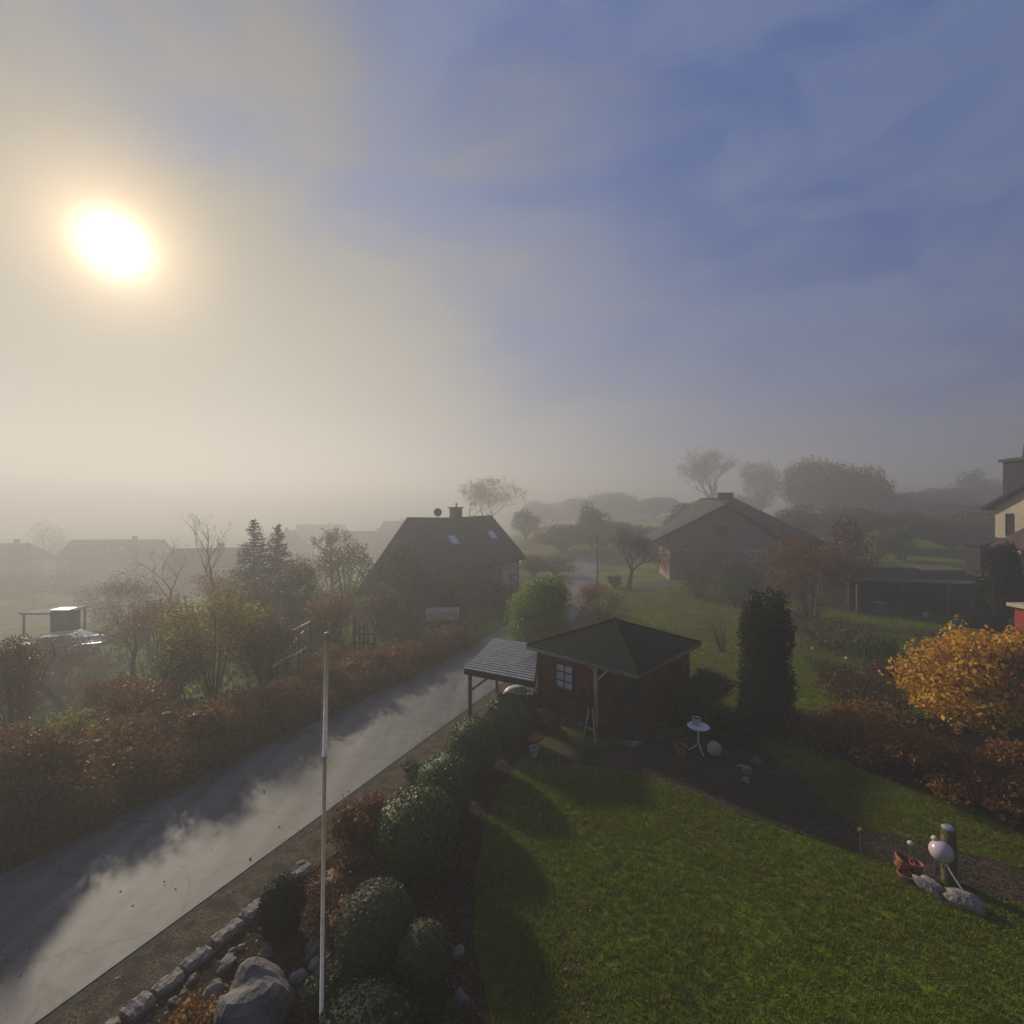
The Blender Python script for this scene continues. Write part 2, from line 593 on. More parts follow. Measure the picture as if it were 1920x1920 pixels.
def strip(name, f0, f1, dz, m, y0, y1, step=0.5, nacross=6):
    Y = np.arange(y0, y1 + step, step)
    t = np.linspace(0, 1, nacross)
    x0, x1 = f0(Y), f1(Y)
    X = x0[:, None] * (1 - t) + x1[:, None] * t
    Yg = np.repeat(Y[:, None], nacross, 1)
    Z = hgt(X, Yg) + dz
    b = MB()
    i2 = (np.arange(len(Y) - 1)[:, None] * nacross + np.arange(nacross - 1)[None, :]).reshape(-1)
    b.addnp(np.c_[X.reshape(-1), Yg.reshape(-1), Z.reshape(-1)], np.c_[i2, i2 + 1, i2 + 1 + nacross, i2 + nacross])
    return tag(b.build(name, m, smooth=True), kind='structure')


def road_marks(m):
    nt = m.node_tree
    N, L = nt.nodes, nt.links
    b = N['Principled BSDF']
    src = b.inputs['Base Color'].links[0].from_socket
    tc = N.new('ShaderNodeTexCoord')
    mp = N.new('ShaderNodeMapping')
    mp.inputs['Rotation'].default_value = (0, 0, R(25))
    mp.inputs['Scale'].default_value = (2.2, 0.12, 1)
    L.new(tc.outputs['Object'], mp.inputs['Vector'])
    n = N.new('ShaderNodeTexNoise')
    n.inputs['Scale'].default_value = 1.0
    n.inputs['Detail'].default_value = 6
    L.new(mp.outputs[0], n.inputs['Vector'])
    v = N.new('ShaderNodeTexVoronoi')
    v.feature = 'DISTANCE_TO_EDGE'
    v.inputs['Scale'].default_value = 0.55
    v.inputs['Randomness'].default_value = 1.0
    nn = N.new('ShaderNodeTexNoise')
    nn.inputs['Scale'].default_value = 2.5
    nn.inputs['Detail'].default_value = 5
    L.new(tc.outputs['Object'], nn.inputs['Vector'])
    ad = N.new('ShaderNodeMix')
    ad.data_type = 'RGBA'
    ad.blend_type = 'ADD'
    ad.inputs[0].default_value = 0.5
    L.new(tc.outputs['Object'], ad.inputs[6])
    L.new(nn.outputs[1], ad.inputs[7])
    L.new(ad.outputs[2], v.inputs['Vector'])
    cr = N.new('ShaderNodeMapRange')
    cr.inputs['From Min'].default_value = 0.004
    cr.inputs['From Max'].default_value = 0.018
    cr.inputs['To Min'].default_value = 0.62
    cr.inputs['To Max'].default_value = 1.0
    L.new(v.outputs['Distance'], cr.inputs['Value'])
    st = N.new('ShaderNodeMapRange')
    st.inputs['From Min'].default_value = 0.3
    st.inputs['From Max'].default_value = 0.7
    st.inputs['To Min'].default_value = 0.62
    st.inputs['To Max'].default_value = 1.25
    L.new(n.outputs[0], st.inputs['Value'])
    mu = N.new('ShaderNodeMath')
    mu.operation = 'MULTIPLY'
    L.new(cr.outputs[0], mu.inputs[0])
    L.new(st.outputs[0], mu.inputs[1])
    vm = N.new('ShaderNodeVectorMath')
    vm.operation = 'SCALE'
    L.new(src, vm.inputs[0])
    L.new(mu.outputs[0], vm.inputs['Scale'])
    L.new(vm.outputs[0], b.inputs['Base Color'])


road_marks(M['asphalt'])
strip('road', lambda Y: road_r(Y) - road_w(Y), lambda Y: road_r(Y) - 0.10, 0.040, M['asphalt'], -12, 67)
strip('edge_strip', lambda Y: road_r(Y) - 0.14, lambda Y: road_r(Y) + 0.06, 0.030, M['edge_strip'], -12, 34)  # narrow dark strip laid along the right edge of the road
strip('verge', lambda Y: road_r(Y) + 0.05, lambda Y: road_r(Y) + np.interp(Y, [8, 12, 20, 30], [1.15, 1.35, 1.5, 1.0]), 0.036, M['gravel'], -12, 32)


def sheet(name, pts, z, m):
    b = MB()
    b.add([(x, y, z) for x, y in pts], [tuple(range(len(pts)))])
    return tag(b.build(name, m), kind='structure')


def gxy(pts):
    return [G(*p)[:2] for p in pts]


bed_pts = [(-6.6, 3.0), (-5.17, 6.23), (-4.35, 7.98), (-3.85, 8.9), (-2.9, 10.6), (-1.5, 13.0), (-0.2, 15.2), (0.9, 15.6), (1.2, 14.6),
           (0.25, 13.0), (-0.5, 10.8), (-0.7, 8.8), (-0.6, 7.4), (-0.2, 6.0), (-0.1, 3.0)]
sheet('garden_bed', bed_pts, 0.016, M['soil'])
path_pts = gxy([(1000, 1425), (1180, 1395), (1300, 1375), (1420, 1395), (1490, 1450), (1560, 1520), (1620, 1553), (1770, 1590), (1930, 1640), (2100, 1700), (2100, 1770), (1930, 1705), (1800, 1668), (1640, 1612), (1500, 1570),
                (1390, 1535), (1300, 1490), (1210, 1455), (1100, 1435)])
sheet('garden_path', path_pts, 0.020, M['mulch'])
bed2_pts = gxy([(1470, 1330), (1620, 1340), (1700, 1345), (1930, 1400), (2200, 1440), (2200, 1620), (1930, 1560), (1800, 1510), (1640, 1455), (1520, 1400)])
sheet('flower_bed', bed2_pts, 0.024, M['soil'])


def inpoly(x, y, poly):
    c = np.zeros(len(x), bool)
    j = len(poly) - 1
    for i in range(len(poly)):
        xi, yi = poly[i]
        xj, yj = poly[j]
        with np.errstate(divide='ignore', invalid='ignore'):
            hit = ((yi > y) != (yj > y)) & (x < (xj - xi) * (y - yi) / (yj - yi + 1e-12) + xi)
        c ^= hit
        j = i
    return c


# ------------------------------------------------------------------ foliage
def leaf_quads(P, Nrm, size, g, aspect=0.55, jitter=0.9, fold=0.0):
    n = len(P)
    rnd = g.normal(size=(n, 3))
    nr = Nrm + rnd * jitter
    nr /= np.linalg.norm(nr, axis=1)[:, None] + 1e-9
    t = np.cross(nr, g.normal(size=(n, 3)))
    t /= np.linalg.norm(t, axis=1)[:, None] + 1e-9
    b = np.cross(nr, t)
    s = (size * g.uniform(0.6, 1.35, n))[:, None]
    V = np.stack([P - t * s * 0.5, P + b * s * aspect * 0.5, P + t * s * 0.5, P - b * s * aspect * 0.5], 1).reshape(-1, 3)
    Fq = np.arange(n * 4).reshape(-1, 4)
    return V, Fq


def cloud(mb, blobs, n, size, g, shell=0.62, aspect=0.55, jitter=0.9, clump=0.12, zmin=0.02):
    blobs = np.asarray(blobs, float)
    w = (blobs[:, 3] * blobs[:, 4] * blobs[:, 5]) ** (2 / 3)
    ch = g.choice(len(blobs), n, p=w / w.sum())
    B = blobs[ch]
    d = g.normal(size=(n, 3))
    d /= np.linalg.norm(d, axis=1)[:, None]
    r = shell + (1 - shell) * g.uniform(0, 1, n) ** 0.6
    ph = ch * 1.7
    q = np.sin(d[:, 0] * 7 + ph) * np.sin(d[:, 1] * 6 + ph * 2) + np.sin(d[:, 2] * 8 + ph) * 0.6
    r = r * (1 + clump * q)
    P = B[:, :3] + d * B[:, 3:6] * r[:, None]
    keep = P[:, 2] > zmin
    P, d = P[keep], d[keep]
    V, Fq = leaf_quads(P, d, size, g, aspect, jitter)
    mb.addnp(V, Fq)
    return mb


def lumps(g, c, rad, k, rs):
    """k sub-clumps over an ellipsoid"""
    out = [(c[0], c[1], c[2], rad[0] * 0.72, rad[1] * 0.72, rad[2] * 0.72)]
    for i in range(k):
        d = g.normal(size=3)
        d /= np.linalg.norm(d)
        if d[2] < -0.5:
            d[2] *= -1
        f = g.uniform(0.55, 0.85)
        r = rs * g.uniform(0.7, 1.3)
        out.append((c[0] + d[0] * rad[0] * f, c[1] + d[1] * rad[1] * f, c[2] + d[2] * rad[2] * f, rad[0] * r, rad[1] * r, rad[2] * r))
    return out


def branch_mesh(mbs, g, p, d, L, r, depth, maxd, split=(2, 4), spread=0.6, up=0.15, shrink=0.72, tr_depth=1):
    """recursive limbs, segments go to mbs[0] (trunk) or mbs[1] (twigs)"""
    n = 3
    pts, rad = [Vector(p)], [r]
    q = Vector(p)
    dd = Vector(d)
    for i in range(n):
        dd = (dd + Vector(g.normal(size=3)) * 0.13 + Vector((0, 0, up * 0.3))).normalized()
        q = q + dd * (L / n)
        pts.append(q.copy())
        rad.append(r * (1 - 0.35 * (i + 1) / n))
    mbs[0 if depth < tr_depth else 1].tube(pts, rad, 6 if depth < 2 else (4 if depth < 4 else 3))
    if depth >= maxd:
        return
    for k in range(int(g.integers(split[0], split[1] + 1))):
        a = g.uniform(0, 2 * math.pi)
        side = Vector((math.cos(a), math.sin(a), g.uniform(-0.1, 0.5)))
        nd = (dd * (1 - spread * 0.6) + side * spread + Vector((0, 0, up))).normalized()
        st = pts[-1] if k == 0 else pts[-1 - int(g.integers(0, 2))]
        branch_mesh(mbs, g, st, nd, L * shrink * g.uniform(0.75, 1.15), max(rad[-1] * 0.72, 0.006), depth + 1, maxd, split, spread, up, shrink, tr_depth)


def bare_tree(label, loc, height, seed, r=0.14, maxd=5, split=(2, 3), spread=0.6, up=0.15, first=0.34, shrink=0.72, m='bark', leaf=None, nleaf=0, lsize=0.1, minr=None, group=None, cat='tree', squash=1.0, name='bare_tree'):
    g = np.random.default_rng(seed)
    t = thing(name, label, cat, loc, 0, group)
    a, b = MB(), MB()
    branch_mesh((a, b), g, (0, 0, -0.1), (0, 0, 1), height * first, r, 0, maxd, split, spread, up, shrink)
    allv = np.concatenate(b.V)
    sc = height / max(allv[:, 2].max(), 0.1)
    for q in (a, b):
        q.V = [v * np.array([sc * squash, sc * squash, sc]) for v in q.V]
    a.build('trunk', M[m], t)
    tw = b
    if minr:
        pass
    cr = tw.build('crown', M[m], t)
    if leaf:
        vv = np.concatenate(b.V)
        vv = vv[vv[:, 2] > height * 0.3]
        P = vv[g.integers(0, len(vv), nleaf)] + g.normal(size=(nleaf, 3)) * lsize * 0.9
        c = MB()
        V, Fq = leaf_quads(P, np.tile([0, 0, 1.0], (nleaf, 1)), lsize, g)
        c.addnp(V, Fq)
        c.build('foliage', M[leaf], t)
    return t


def leafy_tree(label, loc, w, h, seed, m, lsize=0.16, n=5000, trunk=0.25, k=14, group=None, name='tree', open_=0.45, bark='bark', rs=0.42):
    """trunk, limbs and a crown of leaves in clumps with gaps"""
    g = np.random.default_rng(seed)
    t = thing(name, label, 'tree', loc, 0, group)
    a = MB()
    cz = h * (trunk + 1) / 2
    rz = h * (1 - trunk) / 2
    bl = lumps(g, (0, 0, cz), (w / 2, w / 2, rz), k, rs)
    a.tube([(0, 0, -0.2), (0.03 * w, 0, h * trunk), (0, 0.02 * w, cz)], [w * 0.035 + 0.05, w * 0.028 + 0.04, 0.04], 7)
    for q in bl[1:]:
        a.tube([(0, 0, h * trunk * g.uniform(0.8, 1.3)), (q[0] * 0.5, q[1] * 0.5, (h * trunk + q[2]) / 2 + 0.1), (q[0], q[1], q[2])], [w * 0.014 + 0.02, w * 0.01 + 0.015, 0.012], 5)
    a.build('trunk', M[bark], t)
    c = MB()
    cloud(c, bl, n, lsize, g, shell=open_, clump=0.16, zmin=0.05)
    c.build('crown', M[m], t)
    return t


def shrub(label, loc, w, h, seed, m, lsize=0.09, n=2500, k=10, group=None, name='shrub', d=None, core=True, rs=0.45, stemmat='bark', twigs=14, cat='shrub', shell=0.55, aspect=0.55):
    g = np.random.default_rng(seed)
    d = d or w
    t = thing(name, label, cat, loc, 0, group)
    bl = lumps(g, (0, 0, h * 0.52), (w / 2, d / 2, h * 0.52), k, rs)
    c = MB()
    if core:
        for q in bl:
            c.ball(q[:3], (q[3] * 0.45, q[4] * 0.45, q[5] * 0.45), 10, 7, 0.1, seed)
            c.V[-1][:, 2] = np.maximum(c.V[-1][:, 2], 0.0)
    cloud(c, bl, n, lsize, g, shell=shell, clump=0.14, zmin=0.02, aspect=aspect)
    c.build('foliage', M[m], t)
    s = MB()
    for i in range(twigs):
        a = g.uniform(0, 6.28)
        f = g.uniform(0.4, 1.0)
        e = (math.cos(a) * w * 0.46 * f, math.sin(a) * d * 0.46 * f, h * g.uniform(0.75, 1.04))
        s.tube([(e[0] * 0.15, e[1] * 0.15, -0.05), (e[0] * 0.6, e[1] * 0.6, e[2] * 0.6), e], [0.022, 0.013, 0.004], 4)
    s.build('stem', M[stemmat], t)
    return t


def clipped_ball(label, loc, r, rz, seed, m='box', group='clipped box balls along the garden edge', n=None, cz=None, lsize=0.045):
    g = np.random.default_rng(seed)
    t = thing('box_ball', label, 'bush', loc, 0, group)
    cz = rz if cz is None else cz
    c = MB()
    c.ball((0, 0, cz), (r * 0.90, r * 0.90, rz * 0.90), 28, 18, 0.05, seed)
    n = n or int(15000 * r * r)
    dd = g.normal(size=(n, 3))
    dd /= np.linalg.norm(dd, axis=1)[:, None]
    q = np.sin(dd @ np.array([5.1, 3.2, 4.0]) + seed) + np.sin(dd @ np.array([-4.0, 6.2, 3.0]) + seed * 2)
    rr = 0.96 + 0.014 * q + 0.014 * np.sin(dd @ np.array([9.0, -7.0, 8.0]) + seed) + g.normal(size=n) * 0.022
    P = dd * np.array([r, r, rz]) * rr[:, None] + np.array([0, 0, cz])
    k = P[:, 2] > 0.03
    V, Fq = leaf_quads(P[k], dd[k], lsize * g.choice([0.7, 1.0, 1.3], k.sum()), g, 0.6, 0.5)
    c.addnp(V, Fq)
    c.build('foliage', M[m], t)
    s = MB()
    for i in range(3):
        s.tube([(0.05 * i - 0.05, 0.03, -0.1), (0.1 * i - 0.1, 0.05 * i, cz)], [0.04, 0.03], 6)
    s.build('stem', M['bark'], t)
    return t

#---PART2---
# ------------------------------------------------------------------ haze
mb = MB()
HX, HY0, HY1, HZ0, HZ1 = 330, -75, 520, -11.5, 33.0
mb.add([(-HX, HY0, HZ0), (HX, HY0, HZ0), (HX, HY1, HZ0), (-HX, HY1, HZ0), (-HX, HY0, HZ1), (HX, HY0, HZ1), (HX, HY1, HZ1), (-HX, HY1, HZ1)],
       [(0, 3, 2, 1), (4, 5, 6, 7), (0, 1, 5, 4), (1, 2, 6, 5), (2, 3, 7, 6), (3, 0, 4, 7)])
hm = bpy.data.materials.new('haze')
hm.use_nodes = True
hm.node_tree.nodes.clear()
pv = hm.node_tree.nodes.new('ShaderNodeVolumePrincipled')
pv.inputs['Color'].default_value = (0.79, 0.79, 0.80, 1)
pv.inputs['Density'].default_value = 0.0083
pv.inputs['Anisotropy'].default_value = 0.36
ho = hm.node_tree.nodes.new('ShaderNodeOutputMaterial')
hm.node_tree.links.new(pv.outputs[0], ho.inputs['Volume'])
hz = mb.build('haze', hm)
tag(hz, kind='stuff', label='pale morning mist lying over the village and gardens', cat='haze')


# ------------------------------------------------------------------ buildings
def plank_wall(mb, a, b, z0, z1, th=0.05, bh=0.125):
    a, b = Vector((*a, 0)), Vector((*b, 0))
    n = max(1, int(round((z1 - z0) / bh)))
    hh = (z1 - z0) / n
    d = b - a
    L = d.length
    ang = math.atan2(d.y, d.x)
    mid = (a + b) / 2
    for i in range(n):
        mb.box((mid.x, mid.y, z0 + hh * (i + 0.5)), (L, th * (1.0 if i % 2 else 1.12), hh * 0.93), ang)
    mb.box((mid.x, mid.y, (z0 + z1) / 2), (L - 0.01, th * 0.6, z1 - z0 - 0.02), ang)


def framed_window(parent, p, n_dir, w, h, mframe, mpane, bars=(1, 1), fr=0.06, z=None, out=0.03):
    """window: frame with its pane as a sub-part, standing proud of the wall at p facing n_dir (2-D)"""
    n = Vector((*n_dir, 0)).normalized()
    s = Vector((-n.y, n.x, 0))
    c = Vector(p) + n * out
    f = MB()
    for q in (-1, 1):
        f.bar(c + s * q * (w / 2) + Vector((0, 0, -h / 2)), c + s * q * (w / 2) + Vector((0, 0, h / 2)), fr)
        f.bar(c - s * (w / 2 - fr / 2) + Vector((0, 0, q * (h / 2 - fr / 2))), c + s * (w / 2 - fr / 2) + Vector((0, 0, q * (h / 2 - fr / 2))), fr * 0.94)
    for i in range(bars[0]):
        x = w * ((i + 1) / (bars[0] + 1) - 0.5)
        f.bar(c + s * x + Vector((0, 0, -h / 2 + fr)), c + s * x + Vector((0, 0, h / 2 - fr)), fr * 0.55)
    for i in range(bars[1]):
        zz = h * ((i + 1) / (bars[1] + 1) - 0.5)
        f.bar(c - s * (w / 2 - fr) + Vector((0, 0, zz)), c + s * (w / 2 - fr) + Vector((0, 0, zz)), fr * 0.5)
    fo = f.build('window', mframe, parent)
    g = MB()
    c2 = Vector(p) + n * (out * 0.3)
    g.bar(c2 + Vector((0, 0, -h / 2 + 0.01)), c2 + Vector((0, 0, h / 2 - 0.01)), 0.01)
    g = MB()
    a = math.atan2(s.y, s.x)
    g.box(tuple(c2), (w - 0.02, 0.02, h - 0.02), a)
    g.build('pane', mpane, fo)
    return fo


def wall_prism(mb, pts, z0, ztops):
    n = len(pts)
    V = [(x, y, z0) for x, y in pts] + [(x, y, z) for (x, y), z in zip(pts, ztops)]
    f = [tuple(reversed(range(n))), tuple(range(n, 2 * n))]
    for i in range(n):
        j = (i + 1) % n
        f.append((i, j, n + j, n + i))
    mb.add(V, f)


def gable_house(name, label, cat, loc, rz, L, Wd, eave, ridge, wallm, roofm, group=None, hip=0.0, chimney=True, wins=3, skylights=0, over=0.45):
    """ridge along local x; hip shortens the ridge at both ends"""
    t = thing(name, label, cat, loc, rz, group)
    w = MB()
    x, y = L / 2, Wd / 2
    if hip == 0:
        V = [(-x, -y, -1.5), (x, -y, -1.5), (x, y, -1.5), (-x, y, -1.5), (-x, -y, eave), (x, -y, eave), (x, y, eave), (-x, y, eave), (-x, 0, ridge - 0.12), (x, 0, ridge - 0.12)]
        w.add(V, [(0, 3, 2, 1), (0, 1, 5, 4), (2, 3, 7, 6), (1, 2, 6, 9, 5), (3, 0, 4, 8, 7), (4, 5, 9, 8), (6, 7, 8, 9)])
    else:
        wall_prism(w, [(-x, -y), (x, -y), (x, y), (-x, y)], -1.5, [eave] * 4)
    w.build('wall', wallm, t)
    r = MB()
    k = (ridge - eave) / y
    ex, ey, ez = x + over, y + over, eave - over * k
    hx = x * (1 - hip) + (over if hip == 0 else 0)
    A, B, Cc, D = (-ex, -ey, ez), (ex, -ey, ez), (ex, ey, ez), (-ex, ey, ez)
    R1, R2 = (-hx, 0, ridge), (hx, 0, ridge)
    th = 0.16
    up = Vector((0, 0, th))
    for q in ((A, B, R2, R1), (Cc, D, R1, R2)) + (((B, Cc, R2), (D, A, R1)) if hip else ()):
        r.slab([tuple(Vector(v) + up) for v in q], th * 0.9)
    ro = r.build('roof', roofm, t)
    if chimney:
        c = MB()
        c.box((hx * 0.35, 0.15, ridge + 0.25), (0.75, 0.6, 1.3))
        c.box((hx * 0.35, 0.15, ridge + 0.93), (0.9, 0.74, 0.09))
        c.build('chimney', M['brick'], ro)
    for i in range(wins):
        px = L * ((i + 0.5) / wins - 0.5)
        framed_window(t, (px, -y, eave - 1.25), (0, -1), 1.0, 1.2, M['offwhite'], M['glass'])
    if hip == 0:
        for sgn in (-1, 1):
            for yy in (-y * 0.35, y * 0.35):
                framed_window(t, (sgn * x, yy, eave + 0.3), (sgn, 0), 0.9, 1.1, M['offwhite'], M['glass'])
    for i in range(skylights):
        sx = (i - (skylights - 1) / 2) * 2.6 + 1.0
        f = 0.55
        s = MB()
        z0 = eave + (ridge - eave) * (1 - f) + th + 0.05
        s.slab([(sx - 0.4, -y * f - 0.5, z0 - 0.5 * k), (sx + 0.4, -y * f - 0.5, z0 - 0.5 * k), (sx + 0.4, -y * f + 0.5, z0 + 0.5 * k), (sx - 0.4, -y * f + 0.5, z0 + 0.5 * k)], 0.08)
        s.build('skylight', M['curtain'], t)
    return t


# --- the summer house with pyramid roof
t = thing('garden_house', 'red brown wooden summer house with dark pyramid felt roof on the lawn', 'summer house', (3.54, 16.22, 0), R(46.5))
wl = MB()
pl = [(-1.85, 1.8), (-1.85, -0.35), (-0.42, -1.75), (1.9, -1.75), (1.9, 1.8)]
for i in range(5):
    a, b = pl[i], pl[(i + 1) % 5]
    plank_wall(wl, a, b, 0.12, 2.18)
wl.build('wall', M['redwood'], t)
for i, (x, y) in enumerate(pl):
    cpost = MB()
    cpost.box((x, y, 1.14), (0.13, 0.13, 2.1), 0.0 if i in (0, 3, 4) else R(22))
    cpost.build('corner_post', M['darkwood'], t)
bs = MB()
bs.box((0.0, 0.0, 0.05), (4.0, 3.8, 0.13))
bs.build('base', M['stone'], t)
rf = MB()
e = 0.0
c4 = [(-2.22, -2.1), (2.22, -2.1), (2.22, 2.1), (-2.22, 2.1)]
AP = (0, 0, 3.06)
for i in range(4):
    a, b = c4[i], c4[(i + 1) % 4]
    # shingle courses, each a thin step over the one below
    rows = 13
    for k in range(rows):
        f0, f1 = k / rows, min(1.0, (k + 1.18) / rows)
        def q(p, f):
            return (p[0] * (1 - f), p[1] * (1 - f), 2.22 + (AP[2] - 2.22) * f)
        lift = Vector((0, 0, 0.030))
        p0, p1, p2, p3 = q(a, f0), q(b, f0), q(b, f1 * 0.999), q(a, f1 * 0.999)
        rf.add([tuple(Vector(p0) + lift), tuple(Vector(p1) + lift), tuple(Vector(p2) + lift * 0.4), tuple(Vector(p3) + lift * 0.4), p0, p1], [(0, 1, 2, 3), (4, 5, 1, 0)])
    rf.add([(*a, 2.20), (*b, 2.20), (0, 0, 3.0)], [(2, 1, 0)])
for i in range(4):
    rf.tube([(c4[i][0], c4[i][1], 2.26), (0, 0, 3.10)], 0.035, 6)
ro = rf.build('roof', M['felt'], t)
fa = MB()
for i in range(4):
    a, b = c4[i], c4[(i + 1) % 4]
    fa.bar((*a, 2.17), (*b, 2.17), 0.035, 0.11)
fa.build('fascia', M['steel'], ro)
fin = MB()
fin.lathe((0, 0, 3.08), [(0.09, 0), (0.08, 0.05), (0.03, 0.09), (0.0, 0.1)], 10)
fin.build('roof_cap', M['felt'], ro)
framed_window(t, (-1.86, 0.72, 1.42), (-1, 0), 0.72, 0.86, M['darkwood'], M['curtain'], (1, 2), 0.055, out=0.05)
wb = MB()
wb.box((-2.0, 0.72, 0.88), (0.2, 0.8, 0.16))
wb.build('flower_box', M['blackish'], t)
dr = MB()
dm = Vector((-1.135, -1.05))
dn = Vector((-1.40, -1.43)).normalized()
da = math.atan2(-1.40, 1.43)
dr.box((dm.x + dn.x * 0.05, dm.y + dn.y * 0.05, 1.08), (0.95, 0.05, 1.9), da)
do = dr.build('door', M['darkwood'], t)
dg = MB()
dg.box((dm.x + dn.x * 0.085, dm.y + dn.y * 0.085, 1.42), (0.66, 0.02, 1.0), da)
dg.build('pane', M['glass'], do)
dh = MB()
dh.tube([(dm.x + dn.x * 0.10 + 0.28, dm.y + dn.y * 0.10 - 0.28, 1.02), (dm.x + dn.x * 0.16 + 0.2, dm.y + dn.y * 0.16 - 0.2, 1.02)], 0.016, 6)
dh.build('handle', M['steel'], do)
framed_window(t, (0.95, -1.76, 1.42), (0, -1), 0.7, 0.8, M['darkwood'], M['glass'], (1, 1), 0.055, out=0.05)
pp = MB()
pp.box((-1.98, -0.55, 1.15), (0.10, 0.10, 2.06))
pp.bar((-1.98, -0.55, 1.60), (-1.98, -1.05, 2.12), 0.06)
pp.bar((-1.98, -0.55, 1.85), (-1.98, -0.20, 2.12), 0.05)
pp.build('porch_post', M['sunwood'], t)['label'] = 'pale wooden porch post with diagonal braces under the eave'
dk = MB()
for i in range(9):
    f = i / 9
    x0, y0 = -2.15, -0.4
    a = Vector((-2.1 + 0.12, -0.30)) + dn * (0.10 * i)
    b = Vector((-0.45, -2.0)) + dn * (0.10 * i)
    sh = 0.06 * i
    dd = (b - a).normalized()
    a, b = a + dd * sh, b - dd * sh
    dk.bar((a.x, a.y, 0.16), (b.x, b.y, 0.16), 0.09, 0.04)
dk.build('deck', M['darkwood'], t)

# --- lean-to roof on posts beside it
cp = thing('lean_to_shelter', 'open lean-to with ribbed grey metal roof on wooden posts by the road', 'shelter', (-0.3, 15.5, 0))
O = Vector((-0.3, 15.5, 0))
A, B, Cq, D = [Vector(v) - O for v in ((-1.43, 14.25, 2.02), (-0.72, 17.6, 2.02), (0.98, 17.2, 1.93), (0.66, 13.85, 1.76))]
r_ = MB()
r_.slab([A, B, Cq, D], 0.03)
r_.build('roof', M['felt'], cp)
r_ = MB()
nsl = 17
for i in range(nsl):
    u0, u1 = (i + 0.06) / nsl, (i + 0.66) / nsl
    q = [A * (1 - u0) + B * u0, A * (1 - u1) + B * u1, D * (1 - u1) + Cq * u1, D * (1 - u0) + Cq * u0]
    r_.slab([p + Vector((0, 0, 0.045)) for p in q], 0.04)
r_.build('roof_slats', M['metalroof'], cp)
for k, (a, b) in enumerate(((A, B), (A, D), (B, Cq), (D, Cq))):
    q = MB()
    dz = Vector((0, 0, -0.085))
    q.bar(a + dz, b + dz, 0.07, 0.11)
    q.build('beam', M['darkwood'], cp)
for k in range(3):
    q = MB()
    u = (k + 1) / 4
    q.bar(A * (1 - u) + B * u + Vector((0, 0, -0.07)), D * (1 - u) + Cq * u + Vector((0, 0, -0.07)), 0.05, 0.07)
    q.build('rafter', M['darkwood'], cp)
for a, dirr in ((A, D), (B, Cq)):
    q = MB()
    d = (dirr - a).normalized()
    b = a + d * 0.16
    q.bar((b.x, b.y + 0.05, -0.1), (b.x, b.y + 0.05, a.z - 0.12), 0.11)
    po = q.build('post', M['woodpost'], cp)
    q = MB()
    e2 = b + d * 0.55
    q.bar((b.x + d.x * 0.05, b.y + 0.05, a.z - 0.62), (e2.x, e2.y + 0.05, e2.z - 0.15), 0.06)
    q.build('brace', M['woodpost'], cp)

# under the lean-to: firewood stack, white tub
st = thing('firewood_stack', 'stack of reddish firewood under the ribbed lean-to roof', 'firewood', (0.35, 16.1, 0), R(20))
lg = random.Random(3)
for row in range(5):
    for k in range(8):
        m_ = MB()
        m_.tube([(-0.5 + 0.135 * k + (row % 2) * 0.06, -0.25, 0.08 + row * 0.12), (-0.5 + 0.135 * k + (row % 2) * 0.06, 0.28, 0.08 + row * 0.12)], lg.uniform(0.055, 0.068), 7)
        m_.build('log', M['terracotta'] if lg.random() < 0.3 else M['barkpale'], st)
tb = thing('tub', 'white upturned plastic tub on the firewood under the lean-to', 'tub', (0.12, 15.85, 0.68), R(18))
q = MB()
q.lathe((0, 0, 0), [(0.36, 0.0), (0.37, 0.03), (0.33, 0.12), (0.26, 0.20), (0.14, 0.245), (0.0, 0.25)], 20, 1.15, 0.75)
q.build('tub_body', M['white'], tb, smooth=True)
q = MB()
q.tube([(0.42 * math.cos(a) * 1.0, 0.285 * math.sin(a), 0.01) for a in [i * math.pi / 10 for i in range(21)]], 0.014, 5)
q.build('rim', M['offwhite'], tb)

# stand with three legs leaning by the summer house
ez = thing('plant_stand', 'pale slatted A-shaped wooden stand against the red summer house wall', 'plant stand', (2.30, 13.95, 0), R(-40))
for x in (-0.20, 0.20):
    q = MB()
    q.bar((x, 0, 0.0), (x * 0.3, 0.08, 0.95), 0.035)
    q.build('leg', M['sunwood'], ez)
q = MB()
q.bar((0, 0.38, 0.0), (0, 0.10, 0.93), 0.03)
q.build('leg', M['darkwood'], ez)
q = MB()
q.bar((-0.14, 0.03, 0.35), (0.14, 0.03, 0.35), 0.03)
q.build('shelf', M['sunwood'], ez)
shrub('dark climbing plant growing against the summer house corner post', (2.25, 14.35, 0), 0.55, 1.55, 41, 'thuja', 0.06, 1200, 6, None, 'climbing_plant', cat='plant')

# --- farmhouse with hipped tiled roof
FH = thing('farmhouse', 'old farmhouse with big dark tiled roof beside the misty road', 'house', (-4.5, 37.0, 0))
O = Vector((-4.5, 37.0, 0))
u_ = Vector((0.775, 0.632, 0))
v_ = Vector((0.632, -0.775, 0))
RL, RR = Vector((-8.0, 36.0, 6.32)), Vector((-1.86, 41.0, 6.45))


def fp(base, u, v, z):
    p = base + u_ * u + v_ * v
    return Vector((p.x, p.y, z)) - O


